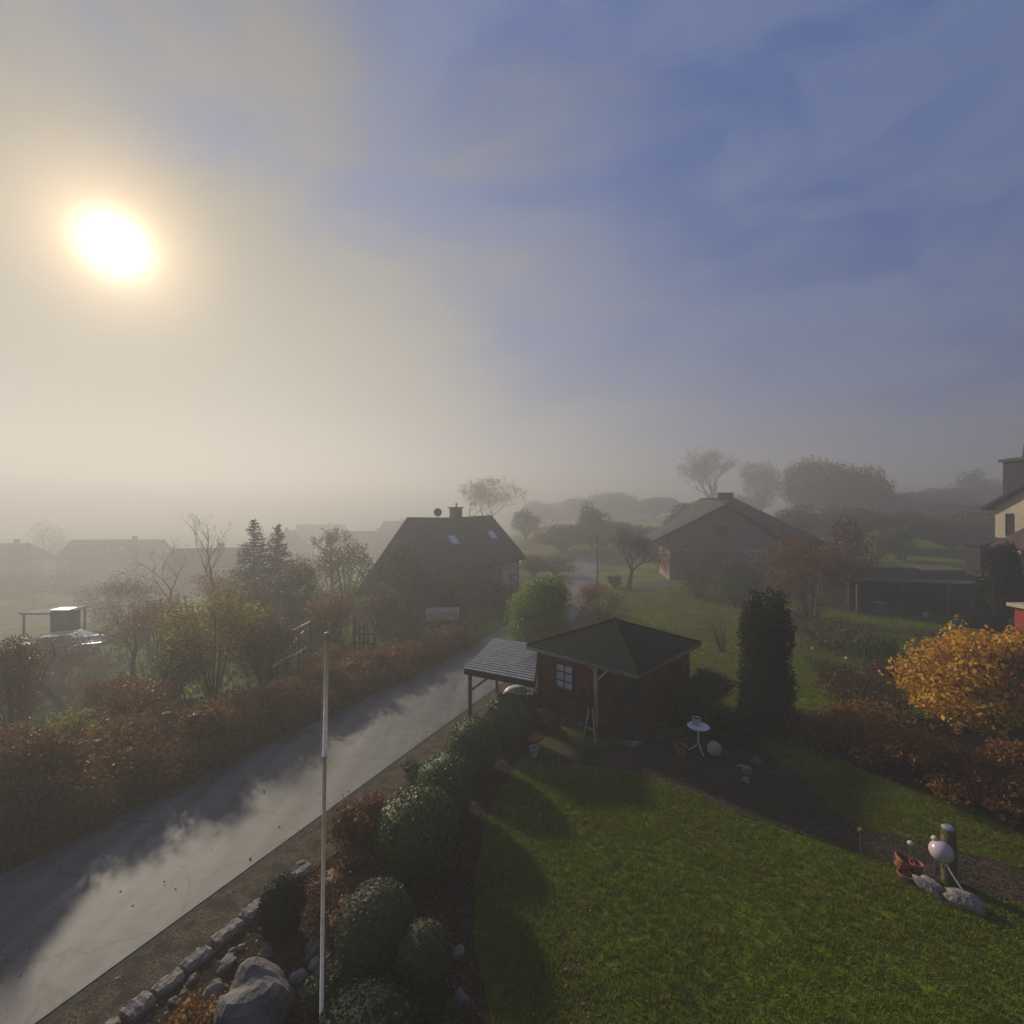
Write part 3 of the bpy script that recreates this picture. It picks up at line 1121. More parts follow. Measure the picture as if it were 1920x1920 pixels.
ER, EL = fp(RR, 0.55, 4.1, 3.15), fp(RL, -5.7, 4.4, 1.75)
BR, BL = fp(RR, 0.55, -4.3, 3.0), fp(RL, -0.6, -4.3, 2.6)
r1, r2 = fp(RL, 0, 0, 6.32), fp(RR, 0.15, 0, 6.45)
rf = MB()
sag = (r1 + r2) / 2 + Vector((0, 0, -0.13))
EM = (ER + EL) / 2 + Vector((0, 0, 0.25))
BM = (BR + BL) / 2 + Vector((0, 0, 0.25))
hipR = r2 + Vector((0, 0, 0))
for q in ((r1, sag, EM, EL), (sag, r2, ER, EM), (r1, EL, BL), (sag, r1, BL, BM), (r2, sag, BM, BR)):
    rf.add([tuple(p) for p in q] + [tuple(p - Vector((0, 0, 0.18))) for p in q],
           [tuple(range(len(q))), tuple(reversed(range(len(q), 2 * len(q))))] + [(i, len(q) + i, len(q) + (i + 1) % len(q), (i + 1) % len(q)) for i in range(len(q))])
for a, b in ((r1, sag), (sag, r2), (r1, EL), (r1, BL)):
    rf.tube([a, b], 0.10, 6)
fro = rf.build('roof', M['tile'], FH)
c = MB()
pc = fp(RL, 4.4, -0.1, 0)
c.box((pc.x, pc.y, 6.55), (0.8, 0.7, 1.3), math.atan2(u_.y, u_.x))
c.box((pc.x, pc.y, 7.16), (0.95, 0.85, 0.10), math.atan2(u_.y, u_.x))
c.tube([(pc.x + 0.05, pc.y, 7.1), (pc.x + 0.05, pc.y, 7.55)], 0.07, 6)
c.build('chimney', M['brick'], fro)
pd = fp(RL, 2.65, 0, 0)
c = MB()
c.tube([(pd.x, pd.y, 6.2), (pd.x, pd.y, 6.75)], 0.03, 6)
c.ball((pd.x, pd.y - 0.06, 6.78), (0.33, 0.07, 0.33), 16, 8)
c.build('satellite_dish', M['slate'], FH, smooth=True)
wl = MB()
ins = 0.55
wpts = [fp(RL, -5.7 + 1.2, 4.4 - ins, 0), fp(RR, 0.2, 4.1 - ins, 0), fp(RR, 0.2, 0, 0), fp(RR, 0.2, -4.3 + ins, 0), fp(RL, 0.0, -4.3 + ins, 0)]
wall_prism(wl, [(p.x, p.y) for p in wpts], -3.0, [1.95, 3.25, 6.1, 3.0, 1.9])
wl.build('wall', M['brick'], FH)
wl = MB()
pa, pb = fp(RR, 0.2, 4.1 - ins + 0.04, 0), fp(RR, -5.7, 4.1 - ins + 0.04, 0)
wl.add([(pa.x, pa.y, 0), (pb.x, pb.y, 0), (pb.x, pb.y, 2.5), (pa.x, pa.y, 3.15)] + [(pa.x - v_.x * 0.03, pa.y - v_.y * 0.03, 0), (pb.x - v_.x * 0.03, pb.y - v_.y * 0.03, 0), (pb.x - v_.x * 0.03, pb.y - v_.y * 0.03, 2.5), (pa.x - v_.x * 0.03, pa.y - v_.y * 0.03, 3.15)], [(3, 2, 1, 0), (4, 5, 6, 7), (0, 1, 5, 4), (1, 2, 6, 5), (2, 3, 7, 6), (3, 0, 4, 7)])
wl.build('front_wall', M['plaster'], FH)
n2 = (v_.x, v_.y)
for (s, zz, w_, h_) in ((-2.0, 2.0, 0.75, 1.0), (-4.6, 1.9, 0.75, 0.95)):
    p = fp(RR, s, 4.1 - ins, zz)
    framed_window(FH, tuple(p), n2, w_, h_, M['offwhite'], M['glass'], (1, 1), 0.07, out=0.08)
tm = MB()
for s in (0.12, -0.75, -3.3, -5.6):
    a = fp(RR, s, 4.1 - ins + 0.02, 0.6)
    b = fp(RR, s, 4.1 - ins + 0.02, 3.1 + min(0, s) * 0.11)
    tm.bar(a, b, 0.15, 0.10)
tm.bar(fp(RR, 0.1, 4.1 - ins + 0.03, 1.75), fp(RR, -0.75, 4.1 - ins + 0.03, 1.75), 0.10, 0.13)
tm.bar(fp(RR, 0.1, 4.1 - ins + 0.03, 2.85), fp(RR, -6.2, 4.1 - ins + 0.03, 2.25), 0.10, 0.14)
tm.bar(fp(RR, 0.08, 4.1 - ins + 0.04, 0.85), fp(RR, -0.72, 4.1 - ins + 0.04, 1.7), 0.09, 0.12)
tm.build('timber_frame', M['darkwood'], FH)
for (s, fr_) in ((-1.35, 0.50), (-5.2, 0.55)):
    # roof windows lying in the front slope
    a = fp(RR, s, 4.1 * fr_, 6.45 - 3.3 * fr_ + 0.14 - (0.1 if s < -3 else 0.02))
    sl_ = (v_ + Vector((0, 0, -0.805))).normalized()
    m_ = MB()
    m_.slab([tuple(a + u_ * i * 0.36 + sl_ * j * 0.5) for i, j in ((-1, -1), (1, -1), (1, 1), (-1, 1))], 0.10)
    w = m_.build('roof_window', M['steel'], FH)
    m_ = MB()
    m_.slab([tuple(a + Vector((0, 0, 0.02)) + u_ * i * 0.28 + sl_ * j * 0.42) for i, j in ((-1, -1), (1, -1), (1, 1), (-1, 1))], 0.06)
    m_.build('pane', M['curtain'], w)

# --- bungalow on the rise
x0, y0, z0 = 22.0, 47.5, h1(22, 47.5)
bg_ = thing('bungalow', 'wide bungalow with low dark roof and rosy brick gable on the rise', 'house', (x0, y0, z0), R(-8))
zr = 8.3 - z0
w = MB()
V = [(-6.4, -3, -1.5), (3.2, -3, -1.5), (3.2, 3, -1.5), (-6.4, 3, -1.5), (-6.4, -3, 3.3), (3.2, -3, 3.1), (3.2, 3, 3.1), (-6.4, 3, 3.3), (-1.4, -3, zr - 0.9), (-1.4, 3, zr - 0.9)]
w.add(V, [(0, 3, 2, 1), (0, 1, 5, 8, 4), (1, 2, 6, 5), (2, 3, 7, 9, 6), (3, 0, 4, 7), (4, 8, 9, 7), (8, 5, 6, 9)])
w.box((3.4, 2.2, 0.5), (8.0, 6.0, 4.0))
w.build('wall', M['pinkwall'], bg_)
rf = MB()
zg = zr - 0.72
rf.slab([(-8.0, -3.7, 2.95), (-1.4, -3.7, zg), (-1.4, 4.5, zg), (-8.0, 4.5, 2.95)], 0.2)
rf.slab([(-1.4, -3.7, zg), (4.9, -3.7, 2.7), (4.9, 4.5, 2.7), (-1.4, 4.5, zg)], 0.2)
rf.slab([(-2.2, 2.4, zr), (1.2, 2.4, zr), (8.6, -1.6, 2.65), (4.3, -3.0, 2.6), (-1.0, -1.5, zg + 0.12)], 0.15)
rf.slab([(-2.2, 2.4, zr), (-6.8, 6.5, 2.6), (7.6, 6.5, 2.6), (1.2, 2.4, zr)], 0.15)
rf.slab([(1.2, 2.4, zr), (8.6, 6.5, 2.6), (8.6, -1.6, 2.65)], 0.15)
rf.slab([(-2.2, 2.4, zr), (-1.0, -1.5, zg + 0.12), (-6.8, 6.5, 2.6)], 0.15)
rr_ = rf.build('roof', M['tile'], bg_)
c = MB()
c.box((0.2, 2.2, zr + 0.1), (1.5, 0.8, 0.9))
c.build('chimney', M['brick'], rr_)
framed_window(bg_, (-1.7, -3.0, 3.9), (0, -1), 1.2, 0.9, M['darkwood'], M['glass'])
framed_window(bg_, (1.4, -3.0, 1.5), (0, -1), 2.1, 1.3, M['offwhite'], M['curtain'], (2, 0))
framed_window(bg_, (-5.2, -3.0, 1.7), (0, -1), 0.7, 0.8, M['offwhite'], M['glass'])
sillb = MB()
sillb.box((1.4, -3.12, 0.70), (3.4, 0.25, 0.12))
sillb.build('balcony_rail', M['darkwood'], bg_)

# --- village houses in the mist on the left
def place_house(px_mid, ridge_py, Y, **k):
    x = (px_mid - 960) / F * Y
    z = h1(x, Y)
    rz_ = H - (ridge_py - 960) / F * Y - z
    return x, Y, z, rz_


vill = 'misty village houses below the road'
for (px, py, Y, L, Wd, rot, hip, wm, rm, lab, sky_) in (
        (18, 1020, 98, 12.0, 8.0, 12, 0.45, 'plaster', 'tile', 'faint hipped house roof at the far left edge of the village', 0),
        (222, 1013, 104, 18.5, 9.0, 4, 0.0, 'plaster', 'redtile', 'long ridged misty house with a roof light, second roof from the left', 2),
        (392, 1029, 86, 11.0, 7.0, 14, 0.0, 'offwhite', 'tile', 'misty house with white gable behind the tall bare tree', 0),
        (532, 996, 135, 8, 13, 82, 0.0, 'plaster', 'redtile', 'faint steep gabled house behind the two spruces', 0),
        (602, 984, 190, 18, 14, 5, 0.0, 'plaster', 'tile', 'very faint long roof far off between spruces and farmhouse', 0),
        (690, 997, 140, 17, 12, -6, 0.0, 'plaster', 'redtile', 'faint brown roofed house just left of the farmhouse', 0),
        (745, 978, 160, 13, 12, 10, 0.3, 'plaster', 'tile', 'faint hipped roof peeping out behind the farmhouse left slope', 0)):
    x, y, z, rh = place_house(px, py, Y)
    gable_house('village_house', lab, 'house', (x, y, z), R(rot), L, Wd, rh - Wd * 0.40, rh, M[wm], M[rm], vill, hip, True, 3, sky_)

# --- long low dark shed on the right
x, y, z = 27.5, 33.0, h1(27.5, 33)
sh = thing('open_shed', 'long low flat-roofed dark open shed beyond the right lawn', 'shed', (x, y, z), R(-7))
q = MB()
q.slab([(-4.9, -2.6, 2.42), (6.9, -2.6, 2.30), (6.9, 2.8, 2.55), (-4.9, 2.8, 2.62)], 0.14)
q.build('roof', M['felt'], sh)
q = MB()
q.box((1.1, 2.6, 1.1), (11.2, 0.12, 2.4))
q.box((-4.4, 0.4, 1.1), (0.12, 4.3, 2.4))
q.box((1.9, 0.6, 1.1), (0.1, 3.8, 2.3))
q.build('wall', M['darkwood'], sh)
for px in (-4.3, -1.6, 1.2, 3.6, 6.6):
    q = MB()
    q.bar((px, -2.35, -0.1), (px, -2.35, 2.28), 0.12)
    q.build('post', M['woodpost'], sh)
q = MB()
q.bar((-4.8, -2.62, 2.36), (6.85, -2.62, 2.24), 0.05, 0.2)
q.build('fascia', M['steel'], sh)
t = thing('crate', 'pale grey box standing in the open dark shed', 'box', (24.6, 31.4, h1(24.6, 31.4)), R(5))
q = MB(); q.box((0, 0, 0.4), (0.7, 0.5, 0.72)); q.build('crate_body', M['steel'], t)
q = MB(); q.box((0, 0, 0.79), (0.76, 0.56, 0.06)); q.build('lid', M['offwhite'], t)
t = thing('bucket', 'small white bucket at the foot of the open dark shed', 'bucket', (26.6, 30.2, h1(26.6, 30.2)))
q = MB(); q.lathe((0, 0, 0), [(0.13, 0), (0.17, 0.32), (0.15, 0.32), (0.12, 0.05)], 14); q.build('bucket_body', M['white'], t)
q = MB(); q.tube([(0.17 * math.cos(a), 0, 0.30 + 0.17 * math.sin(a)) for a in [i * math.pi / 8 for i in range(9)]], 0.008, 4); q.build('handle', M['steel'], t)

# pitched greenhouse-like lean next to it
t = thing('cold_frame', 'low flat frame cover behind the right end of the open shed', 'cold frame', (31.2, 34.5, 1.3), R(-7))
q = MB(); q.slab([(-1.6, -1.0, 1.32), (1.2, -1.0, 1.36), (1.0, 0.6, 1.55), (-1.0, 0.6, 1.52)], 0.06); q.build('pane', M['woodpost'], t)
q = MB(); q.box((0.1, 0.1, 0.6), (2.6, 2.4, 1.1)); q.build('frame', M['woodpost'], t)

# --- neighbour house at the right edge
nx0, nyb = 35.0, 34.0
nb = thing('neighbour_house', 'cream house with slate clad tower at the right edge', 'house', (nx0, 28, 0))
w = MB()
V = [(0, 6, -1), (9, 6, -1), (9, -6, -1), (0, -6, -1), (0, 6, 7.3), (9, 6, 7.3), (9, -6, 7.3), (0, -6, 7.3), (0, 0, 10.7), (9, 0, 10.7)]
w.add(V, [(0, 1, 2, 3), (1, 0, 4, 5), (3, 2, 6, 7), (0, 3, 7, 8, 4), (2, 1, 5, 9, 6), (4, 8, 9, 5), (8, 7, 6, 9)])
w.build('wall', M['cream'], nb)
rf = MB()
rf.slab([(-0.5, 6.6, 7.1), (9.4, 6.6, 7.1), (9.4, 0, 10.9), (-0.5, 0, 10.9)], 0.2)
rf.slab([(-0.5, -6.6, 7.1), (9.4, -6.6, 7.1), (9.4, 0, 10.9), (-0.5, 0, 10.9)], 0.2)
rf.build('roof', M['slate'], nb)
q = MB()
q.box((1.0, 4.9, 9.0), (1.6, 1.5, 3.2))
q.build('tower', M['slate'], nb)
q = MB()
q.slab([(0.0, 4.0, 10.55), (2.1, 4.0, 10.7), (2.1, 5.8, 10.7), (0.0, 5.8, 10.55)], 0.2)
q.box((1.35, 4.6, 11.1), (0.9, 0.9, 1.0), 0, 0.85)
q.build('tower_roof', M['tile'], nb)
for yy, zz, ww, hh in ((5.0, 5.9, 0.45, 1.6), (3.2, 7.0, 0.9, 0.7), (2.0, 3.4, 1.1, 1.3)):
    framed_window(nb, (0, yy, zz), (-1, 0), ww, hh, M['darkwood'], M['glass'], (1, 1), 0.06)
cn = thing('porch_canopy', 'brown sloping porch canopy on timber posts before the cream house', 'canopy', (29.2, 26.5, 0))
q = MB()
q.slab([(-0.9, -0.6, 4.75), (3.6, -0.6, 7.0), (3.6, 1.3, 7.1), (-0.9, 1.3, 4.85)], 0.16)
q.build('roof', M['redtile'], cn)
q = MB()
q.bar((-0.9, -0.5, 4.50), (3.5, -0.5, 6.68), 0.16, 0.26)
q.build('beam', M['blackish'], cn)
for px, zt in ((-0.4, 4.8), (2.6, 6.2)):
    q = MB(); q.bar((px, -0.4, -0.2), (px, -0.4, zt), 0.14); q.build('post', M['darkwood'], cn)
q = MB()
q.box((1.9, 1.5, 1.8), (3.4, 0.15, 5.0))
q.build('side_wall', M['bluegrey'], cn)
# small pale outbuilding corner
t = thing('outbuilding', 'pale little outbuilding with flat cap beside the dark conifer', 'outbuilding', (29.75, 28.9, 0), R(-8))
q = MB(); q.box((0.1, 0, 1.25), (1.0, 1.2, 3.4)); q.build('wall', M['cream'], t)
q = MB(); q.box((0.1, 0, 3.02), (1.3, 1.5, 0.14)); q.build('roof', M['felt'], t)
t = thing('small_shed', 'small grey shed squeezed left of the cream house', 'shed', (32.4, 32.2, 0.2), R(-8))
q = MB(); wall_prism(q, [(-0.7, -0.6), (0.9, -0.6), (0.9, 0.6), (-0.7, 0.6)], -0.5, [4.3, 4.7, 4.7, 4.3]); q.build('wall', M['slate'], t)
q = MB(); q.slab([(-0.85, -0.75, 4.36), (1.05, -0.75, 4.84), (1.05, 0.75, 4.84), (-0.85, 0.75, 4.36)], 0.1); q.build('roof', M['slate'], t)
# red wall with cream coping
t = thing('red_shed', 'red painted shed corner with cream flat roof behind the golden bush', 'shed', (18.8, 14.4, 0), R(0))
q = MB(); q.box((0.9, 1.2, 1.1), (3.2, 2.6, 4.6)); q.build('wall', M['red'], t)
q = MB(); q.box((0.9, 1.2, 3.46), (3.5, 2.9, 0.12)); q.build('roof', M['cream'], t)
# water butt
t = thing('water_butt', 'dark green rain barrel below the dark conifer at right', 'barrel', (24.2, 25.2, 0))
q = MB(); q.lathe((0, 0, 0), [(0.36, 0), (0.44, 0.25), (0.46, 0.6), (0.43, 1.0), (0.38, 1.15)], 18); q.build('barrel_body', M['greenplastic'], t, smooth=True)
q = MB(); q.lathe((0, 0, 1.15), [(0.41, 0), (0.41, 0.05), (0.2, 0.09), (0, 0.09)], 18); q.build('lid', M['blackish'], t)
#---PART3---
# ------------------------------------------------------------------ street furniture, pole, fences
fpz = thing('flagpole', 'slim white flagpole rising from the near planting bed', 'flagpole', (-2.425, 6.0, 0), 0)
q = MB()
q.tube([(-0.02, 0, -0.3), (0.03, 0, 3.70)], [0.024, 0.024], 12)
q.build('lower_tube', M['polew'], fpz, smooth=True)
q = MB()
q.tube([(0.03, 0, 3.66), (0.058, 0, 5.20)], [0.028, 0.027], 12)
q.build('upper_tube', M['polew'], fpz, smooth=True)
q = MB()
q.lathe((0.058, 0, 5.20), [(0.038, 0), (0.040, 0.03), (0.030, 0.06), (0.0, 0.07)], 12)
q.build('cap', M['offwhite'], fpz)
q = MB()
q.tube([(-0.012, -0.02, 3.62), (-0.020, -0.02, 3.95), (0.000, -0.02, 4.3), (0.012, -0.02, 5.15)], 0.0045, 5)
q.build('halyard', M['offwhite'], fpz)
q = MB()
q.lathe((0.03, 0, 3.65), [(0.031, 0), (0.031, 0.03)], 12)
q.build('collar', M['offwhite'], fpz)

lx, ly = 7.25, 39.9
lz = h1(lx, ly)
t = thing('street_lamp', 'thin dark street lamp standing at the misty road bend', 'street lamp', (lx, ly, lz))
q = MB(); q.tube([(0, 0, -0.2), (0, 0, 1.0), (0, 0, 1.05), (0, 0, 4.75)], [0.09, 0.09, 0.06, 0.045], 8); q.build('pole', M['blackish'], t)
q = MB(); q.tube([(0, 0, 4.72), (-0.15, 0, 4.80), (-0.35, 0, 4.82)], 0.03, 6); q.build('arm', M['blackish'], t)
q = MB(); q.ball((-0.45, 0, 4.79), (0.24, 0.10, 0.06), 12, 6); q.build('lamp_head', M['steel'], t)

# wooden rail fence behind the hedge
fx0, fy0, _ = G(512, 1240)
t = thing('rail_fence', 'pale double rail wooden fence slanting up behind the hedge', 'fence', (0, 0, 0))
a, b = Vector(W(508, 1204, 18.2)), Vector(W(582, 1166, 20.5))
for dz in (0, -0.42):
    q = MB(); q.bar(a + Vector((0.5 * (dz < 0), 0, dz)), b + Vector((-0.3 * (dz < 0), 0, dz)), 0.05, 0.09); q.build('rail', M['sunwood'], t)
for k in range(4):
    p = a.lerp(b, k / 3)
    q = MB(); q.bar((p.x, p.y + 0.08, h1(p.x, p.y) - 0.2), (p.x, p.y + 0.08, p.z + 0.06), 0.09); q.build('post', M['darkwood'], t)
a, b = Vector(W(512, 1250, 17.6)), Vector(W(575, 1213, 19.6))
q = MB(); q.tube([a, a.lerp(b, 0.33) + Vector((0, 0, 0.05)), a.lerp(b, 0.66) + Vector((0, 0, -0.06)), b], 0.035, 6)
t = thing('fallen_pole', 'long pale bent pole lying below the rail fence', 'pole', (0, 0, 0))
q.build('pole_wood', M['sunwood'], t)
for k, f_ in enumerate((0.1, 0.9)):
    p = a.lerp(b, f_)
    q = MB(); q.bar((p.x, p.y, h1(p.x, p.y) - 0.1), (p.x, p.y, p.z), 0.05); q.build('support', M['darkwood'], t)

# garden seat posts in the left lawn
gx, gy, gz = G(230, 1312)
t = thing('garden_chair', 'small garden seat with two bright slanted arms on the left lawn', 'seat', (gx, gy, gz), R(10))
for s in (-0.16, 0.16):
    q = MB(); q.bar((s, 0.0, 0.62), (s + 0.06, -0.42, 0.60), 0.05, 0.035); q.build('arm', M['white'], t)
    q = MB(); q.bar((s, 0, -0.05), (s, 0.02, 1.0), 0.045); q.build('leg', M['darkwood'], t)
    q = MB(); q.bar((s, -0.4, -0.05), (s, -0.4, 0.6), 0.045); q.build('leg', M['darkwood'], t)
q = MB(); q.box((0, -0.2, 0.4), (0.42, 0.42, 0.04)); q.build('seat', M['darkwood'], t)
q = MB(); q.box((0, 0.03, 0.82), (0.40, 0.03, 0.25)); q.build('backrest', M['darkwood'], t)

# stacked timbers with lit ends by the farmhouse lawn
gx, gy, gz = G(678, 1222)
t = thing('log_gate', 'rough timber gate posts beside the sunlit patch of lawn', 'gate', (gx, gy, gz))
for i, (x, h_, r_) in enumerate(((-0.35, 1.7, 0.09), (-0.12, 1.35, 0.07), (0.10, 1.5, 0.08), (0.30, 1.2, 0.07))):
    q = MB(); q.tube([(x, 0, -0.1), (x + 0.02, 0, h_)], [r_, r_ * 0.9], 7); q.build('post', M['barkpale'], t)
for z in (0.45, 0.9):
    q = MB(); q.tube([(-0.45, -0.08, z), (0.75, -0.08, z - 0.05)], 0.045, 6); q.build('rail', M['darkwood'], t)

# farm trailer
gx, gy, gz = G(830, 1178)
t = thing('trailer', 'small grey white car trailer parked below the farmhouse', 'trailer', (gx, gy, gz), R(4))
q = MB()
q.box((0, 0, 0.62), (1.85, 1.1, 0.06))
for c_, d_ in (((0, -0.54, 0.86), (1.85, 0.04, 0.44)), ((0, 0.54, 0.86), (1.85, 0.04, 0.44)), ((-0.905, 0, 0.86), (0.04, 1.04, 0.44)), ((0.905, 0, 0.86), (0.04, 1.04, 0.44))):
    q.box(c_, d_)
q.build('cargo_box', M['offwhite'], t)['label'] = 'pale grey metal sided box'
for sy in (-0.62, 0.62):
    q = MB(); q.lathe((0, 0, 0), [(0.0, -0.08), (0.26, -0.08), (0.29, -0.03), (0.29, 0.03), (0.26, 0.08), (0.0, 0.08)], 18)
    q.V[-1] = q.V[-1][:, [0, 2, 1]]
    o = q.build('wheel', M['blackish'], t, loc=(0.1, sy, 0.29))
    q = MB(); q.lathe((0, 0, 0), [(0.0, -0.085), (0.14, -0.085), (0.14, 0.085), (0, 0.085)], 14)
    q.V[-1] = q.V[-1][:, [0, 2, 1]]
    q.build('rim', M['steel'], o)
q = MB(); q.bar((0.9, 0, 0.55), (1.9, 0, 0.45), 0.07); q.build('drawbar', M['steel'], t)

# white car far up the lane
def car(label, loc, rz, m):
    t = thing('parked_car', label, 'car', loc, rz)
    b = MB()
    prof = [(-2.1, 0.35), (-2.1, 0.75), (-1.9, 0.9), (-1.0, 0.98), (-0.55, 1.38), (0.9, 1.42), (1.6, 1.05), (2.05, 0.95), (2.15, 0.6), (2.1, 0.35)]
    n = len(prof)
    V = [(x, -0.82 + (0.1 if z > 1.2 else 0), z) for x, z in prof] + [(x, 0.82 - (0.1 if z > 1.2 else 0), z) for x, z in prof]
    b.add(V, [tuple(range(n)), tuple(reversed(range(n, 2 * n)))] + [(i, n + i, n + (i + 1) % n, (i + 1) % n) for i in range(n)])
    b.build('body', m, t)
    g_ = MB()
    g_.add([(-0.98, -0.68, 1.01), (-0.58, -0.64, 1.36), (-0.58, 0.64, 1.36), (-0.98, 0.68, 1.01)], [(0, 1, 2, 3)])
    g_.V[-1] += np.array([-0.02, 0, 0.02])
    g_.build('windscreen', M['glass'], t)
    for sy in (-0.80, 0.80):
        g_ = MB()
        g_.add([(-0.75, sy, 1.02), (1.35, sy, 1.06), (0.85, sy * 0.93, 1.34), (-0.5, sy * 0.93, 1.32)], [(0, 1, 2, 3)])
        g_.V[-1] += np.array([0, 0.03 * (1 if sy > 0 else -1), 0])
        g_.build('side_window', M['glass'], t)
        for x in (-1.3, 1.35):
            q = MB(); q.lathe((0, 0, 0), [(0.0, -0.1), (0.29, -0.1), (0.32, -0.04), (0.32, 0.04), (0.29, 0.1), (0, 0.1)], 18)
            q.V[-1] = q.V[-1][:, [0, 2, 1]]
            w_ = q.build('wheel', M['blackish'], t, loc=(x, sy, 0.32))
            q = MB(); q.lathe((0, 0, 0), [(0.0, -0.105), (0.18, -0.105), (0.18, 0.105), (0, 0.105)], 12)
            q.V[-1] = q.V[-1][:, [0, 2, 1]]
            q.build('rim', M['steel'], w_)
    return t


car('white car parked in the mist behind the farmhouse gable', (2.1, 56.0, h1(2.1, 56) + 0.02), R(70), M['carwhite'])
car('pale car glinting in the sun beside the flat canopy roof at left', (W(108, 1180, 29)[0], 29.0, h1(W(108, 1180, 29)[0], 29.0)), R(20), M['carwhite'])

# left: flat pale canopy roof, tables, tarp
x, y, z = W(95, 1143, 33)
t = thing('flat_canopy', 'flat pale canopy roof on posts in the left misty garden', 'canopy', (x, y, 0))
q = MB(); q.slab([(-1.1, -1.1, z), (1.5, -1.1, z), (1.5, 1.3, z + 0.02), (-0.5, 1.3, z + 0.02)], 0.12); q.build('roof', M['stone'], t)
for a_, b_ in ((-0.9, -0.95), (1.35, -0.95), (1.35, 1.15), (-0.4, 1.15)):
    q = MB(); q.bar((a_, b_, h1(x + a_, y + b_) - 0.3), (a_, b_, z - 0.12), 0.1); q.build('post', M['darkwood'], t)
x, y, z = W(123, 1138, 31)
t = thing('garden_cabinet', 'dark cabinet with bright metal lid in front of the flat canopy roof', 'cabinet', (x, y, 0))
q = MB(); q.box((0, 0, (z + h1(x, y)) / 2 - 0.2), (1.15, 0.9, z - h1(x, y))); q.build('block', M['darkwood'], t)
q = MB(); q.slab([(-0.6, -0.5, z - 0.1), (0.65, -0.5, z - 0.1), (0.6, 0.2, z - 0.05), (-0.5, 0.2, z - 0.05)], 0.06); q.build('lid', M['metalroof'], t)
gx, gy, gz = G(65, 1232)
t = thing('tarp_pile', 'heap covered with a crumpled pale tarpaulin at left', 'tarp', (gx, gy, gz), R(30))
q = MB(); q.ball((0, 0, 0.45), (0.95, 0.75, 0.62), 26, 16, 0.16, 5); q.build('tarp_cover', M['tarp'], t)
gx, gy, gz = G(165, 1222)
t = thing('garden_bench', 'sunlit garden bench right of the glinting car', 'bench', (gx, gy, gz), R(25))
q = MB(); q.box((0, 0, 0.45), (1.2, 0.42, 0.05)); q.build('seat', M['white'], t)
q = MB(); q.box((0, 0.22, 0.75), (1.2, 0.04, 0.3)); q.build('backrest', M['white'], t)
for a_, b_ in ((-0.5, -0.17), (0.5, -0.17), (-0.5, 0.19), (0.5, 0.19)):
    q = MB(); q.bar((a_, b_, -0.05), (a_, b_, 0.43), 0.05); q.build('leg', M['darkwood'], t)

# ------------------------------------------------------------------ near garden things
# round table with pot
t = thing('garden_table', 'round white metal bistro table on the dark path', 'table', (5.28, 13.30, 0.02))
q = MB(); q.lathe((0, 0, 0.70), [(0.0, 0.0), (0.29, 0.0), (0.305, 0.012), (0.29, 0.026), (0.0, 0.026)], 32); q.build('table_top', M['white'], t, smooth=False)
q = MB(); q.tube([(0, 0, 0.25), (0, 0, 0.705)], 0.022, 10); q.build('column', M['white'], t)
for k in range(3):
    a_ = R(-80 + 120 * k)
    c_, s_ = math.cos(a_), math.sin(a_)
    q = MB(); q.tube([(0.01 * c_, 0.01 * s_, 0.34), (0.05 * c_, 0.05 * s_, 0.17), (0.15 * c_, 0.15 * s_, 0.07), (0.27 * c_, 0.27 * s_, 0.0)], [0.018, 0.016, 0.014, 0.013], 8); q.build('leg', M['white'], t)
t = thing('flower_pot', 'small white ribbed pot standing on the round bistro table', 'pot', (5.25, 13.36, 0.746))
q = MB(); q.lathe((0, 0, 0), [(0.075, 0), (0.10, 0.03), (0.12, 0.19), (0.125, 0.20), (0.108, 0.20), (0.09, 0.05), (0, 0.05)], 20); q.build('pot_body', M['offwhite'], t)
q = MB(); q.lathe((0, 0, 0.05), [(0.09, 0), (0.104, 0.11), (0, 0.115)], 14); q.build('soil', M['soil'], t)
t = thing('ball_lamp', 'cream round garden globe on the ground beside the bistro table', 'globe lamp', (5.62, 13.05, 0.02))
q = MB(); q.ball((0, 0, 0.20), 0.195, 28, 18); q.build('globe', M['cream'], t, smooth=True)
q = MB(); q.lathe((0, 0, 0), [(0.09, 0), (0.09, 0.03), (0, 0.03)], 14); q.build('foot', M['blackish'], t)


def pot(label, loc, r, h, m='terracotta', tilt=None, name='flower_pot', group=None):
    t = thing(name, label, 'pot', loc, 0, group)
    q = MB(); q.lathe((0, 0, 0), [(r * 0.68, 0), (r * 0.94, h * 0.8), (r, h * 0.8), (r, h), (r * 0.88, h), (r * 0.8, h * 0.75), (0, h * 0.75)], 20); q.build('pot_body', M[m], t)
    q = MB(); q.lathe((0, 0, h * 0.76), [(r * 0.79, 0), (r * 0.6, h * 0.05), (0, h * 0.07)], 14); q.build('soil', M['soil'], t)
    if tilt:
        t.rotation_euler = tilt
    return t


pot('brown clay pot between the summer house and the bistro table', (4.70, 13.05, 0.03), 0.17, 0.28)
pot('small pale pot on the lawn corner left of the summer house steps', (0.62, 13.05, 0.03), 0.13, 0.25, 'offwhite')
pot('dark clay pot against the right wall of the summer house', (4.35, 13.6, 0.03), 0.14, 0.24, 'barkpale')

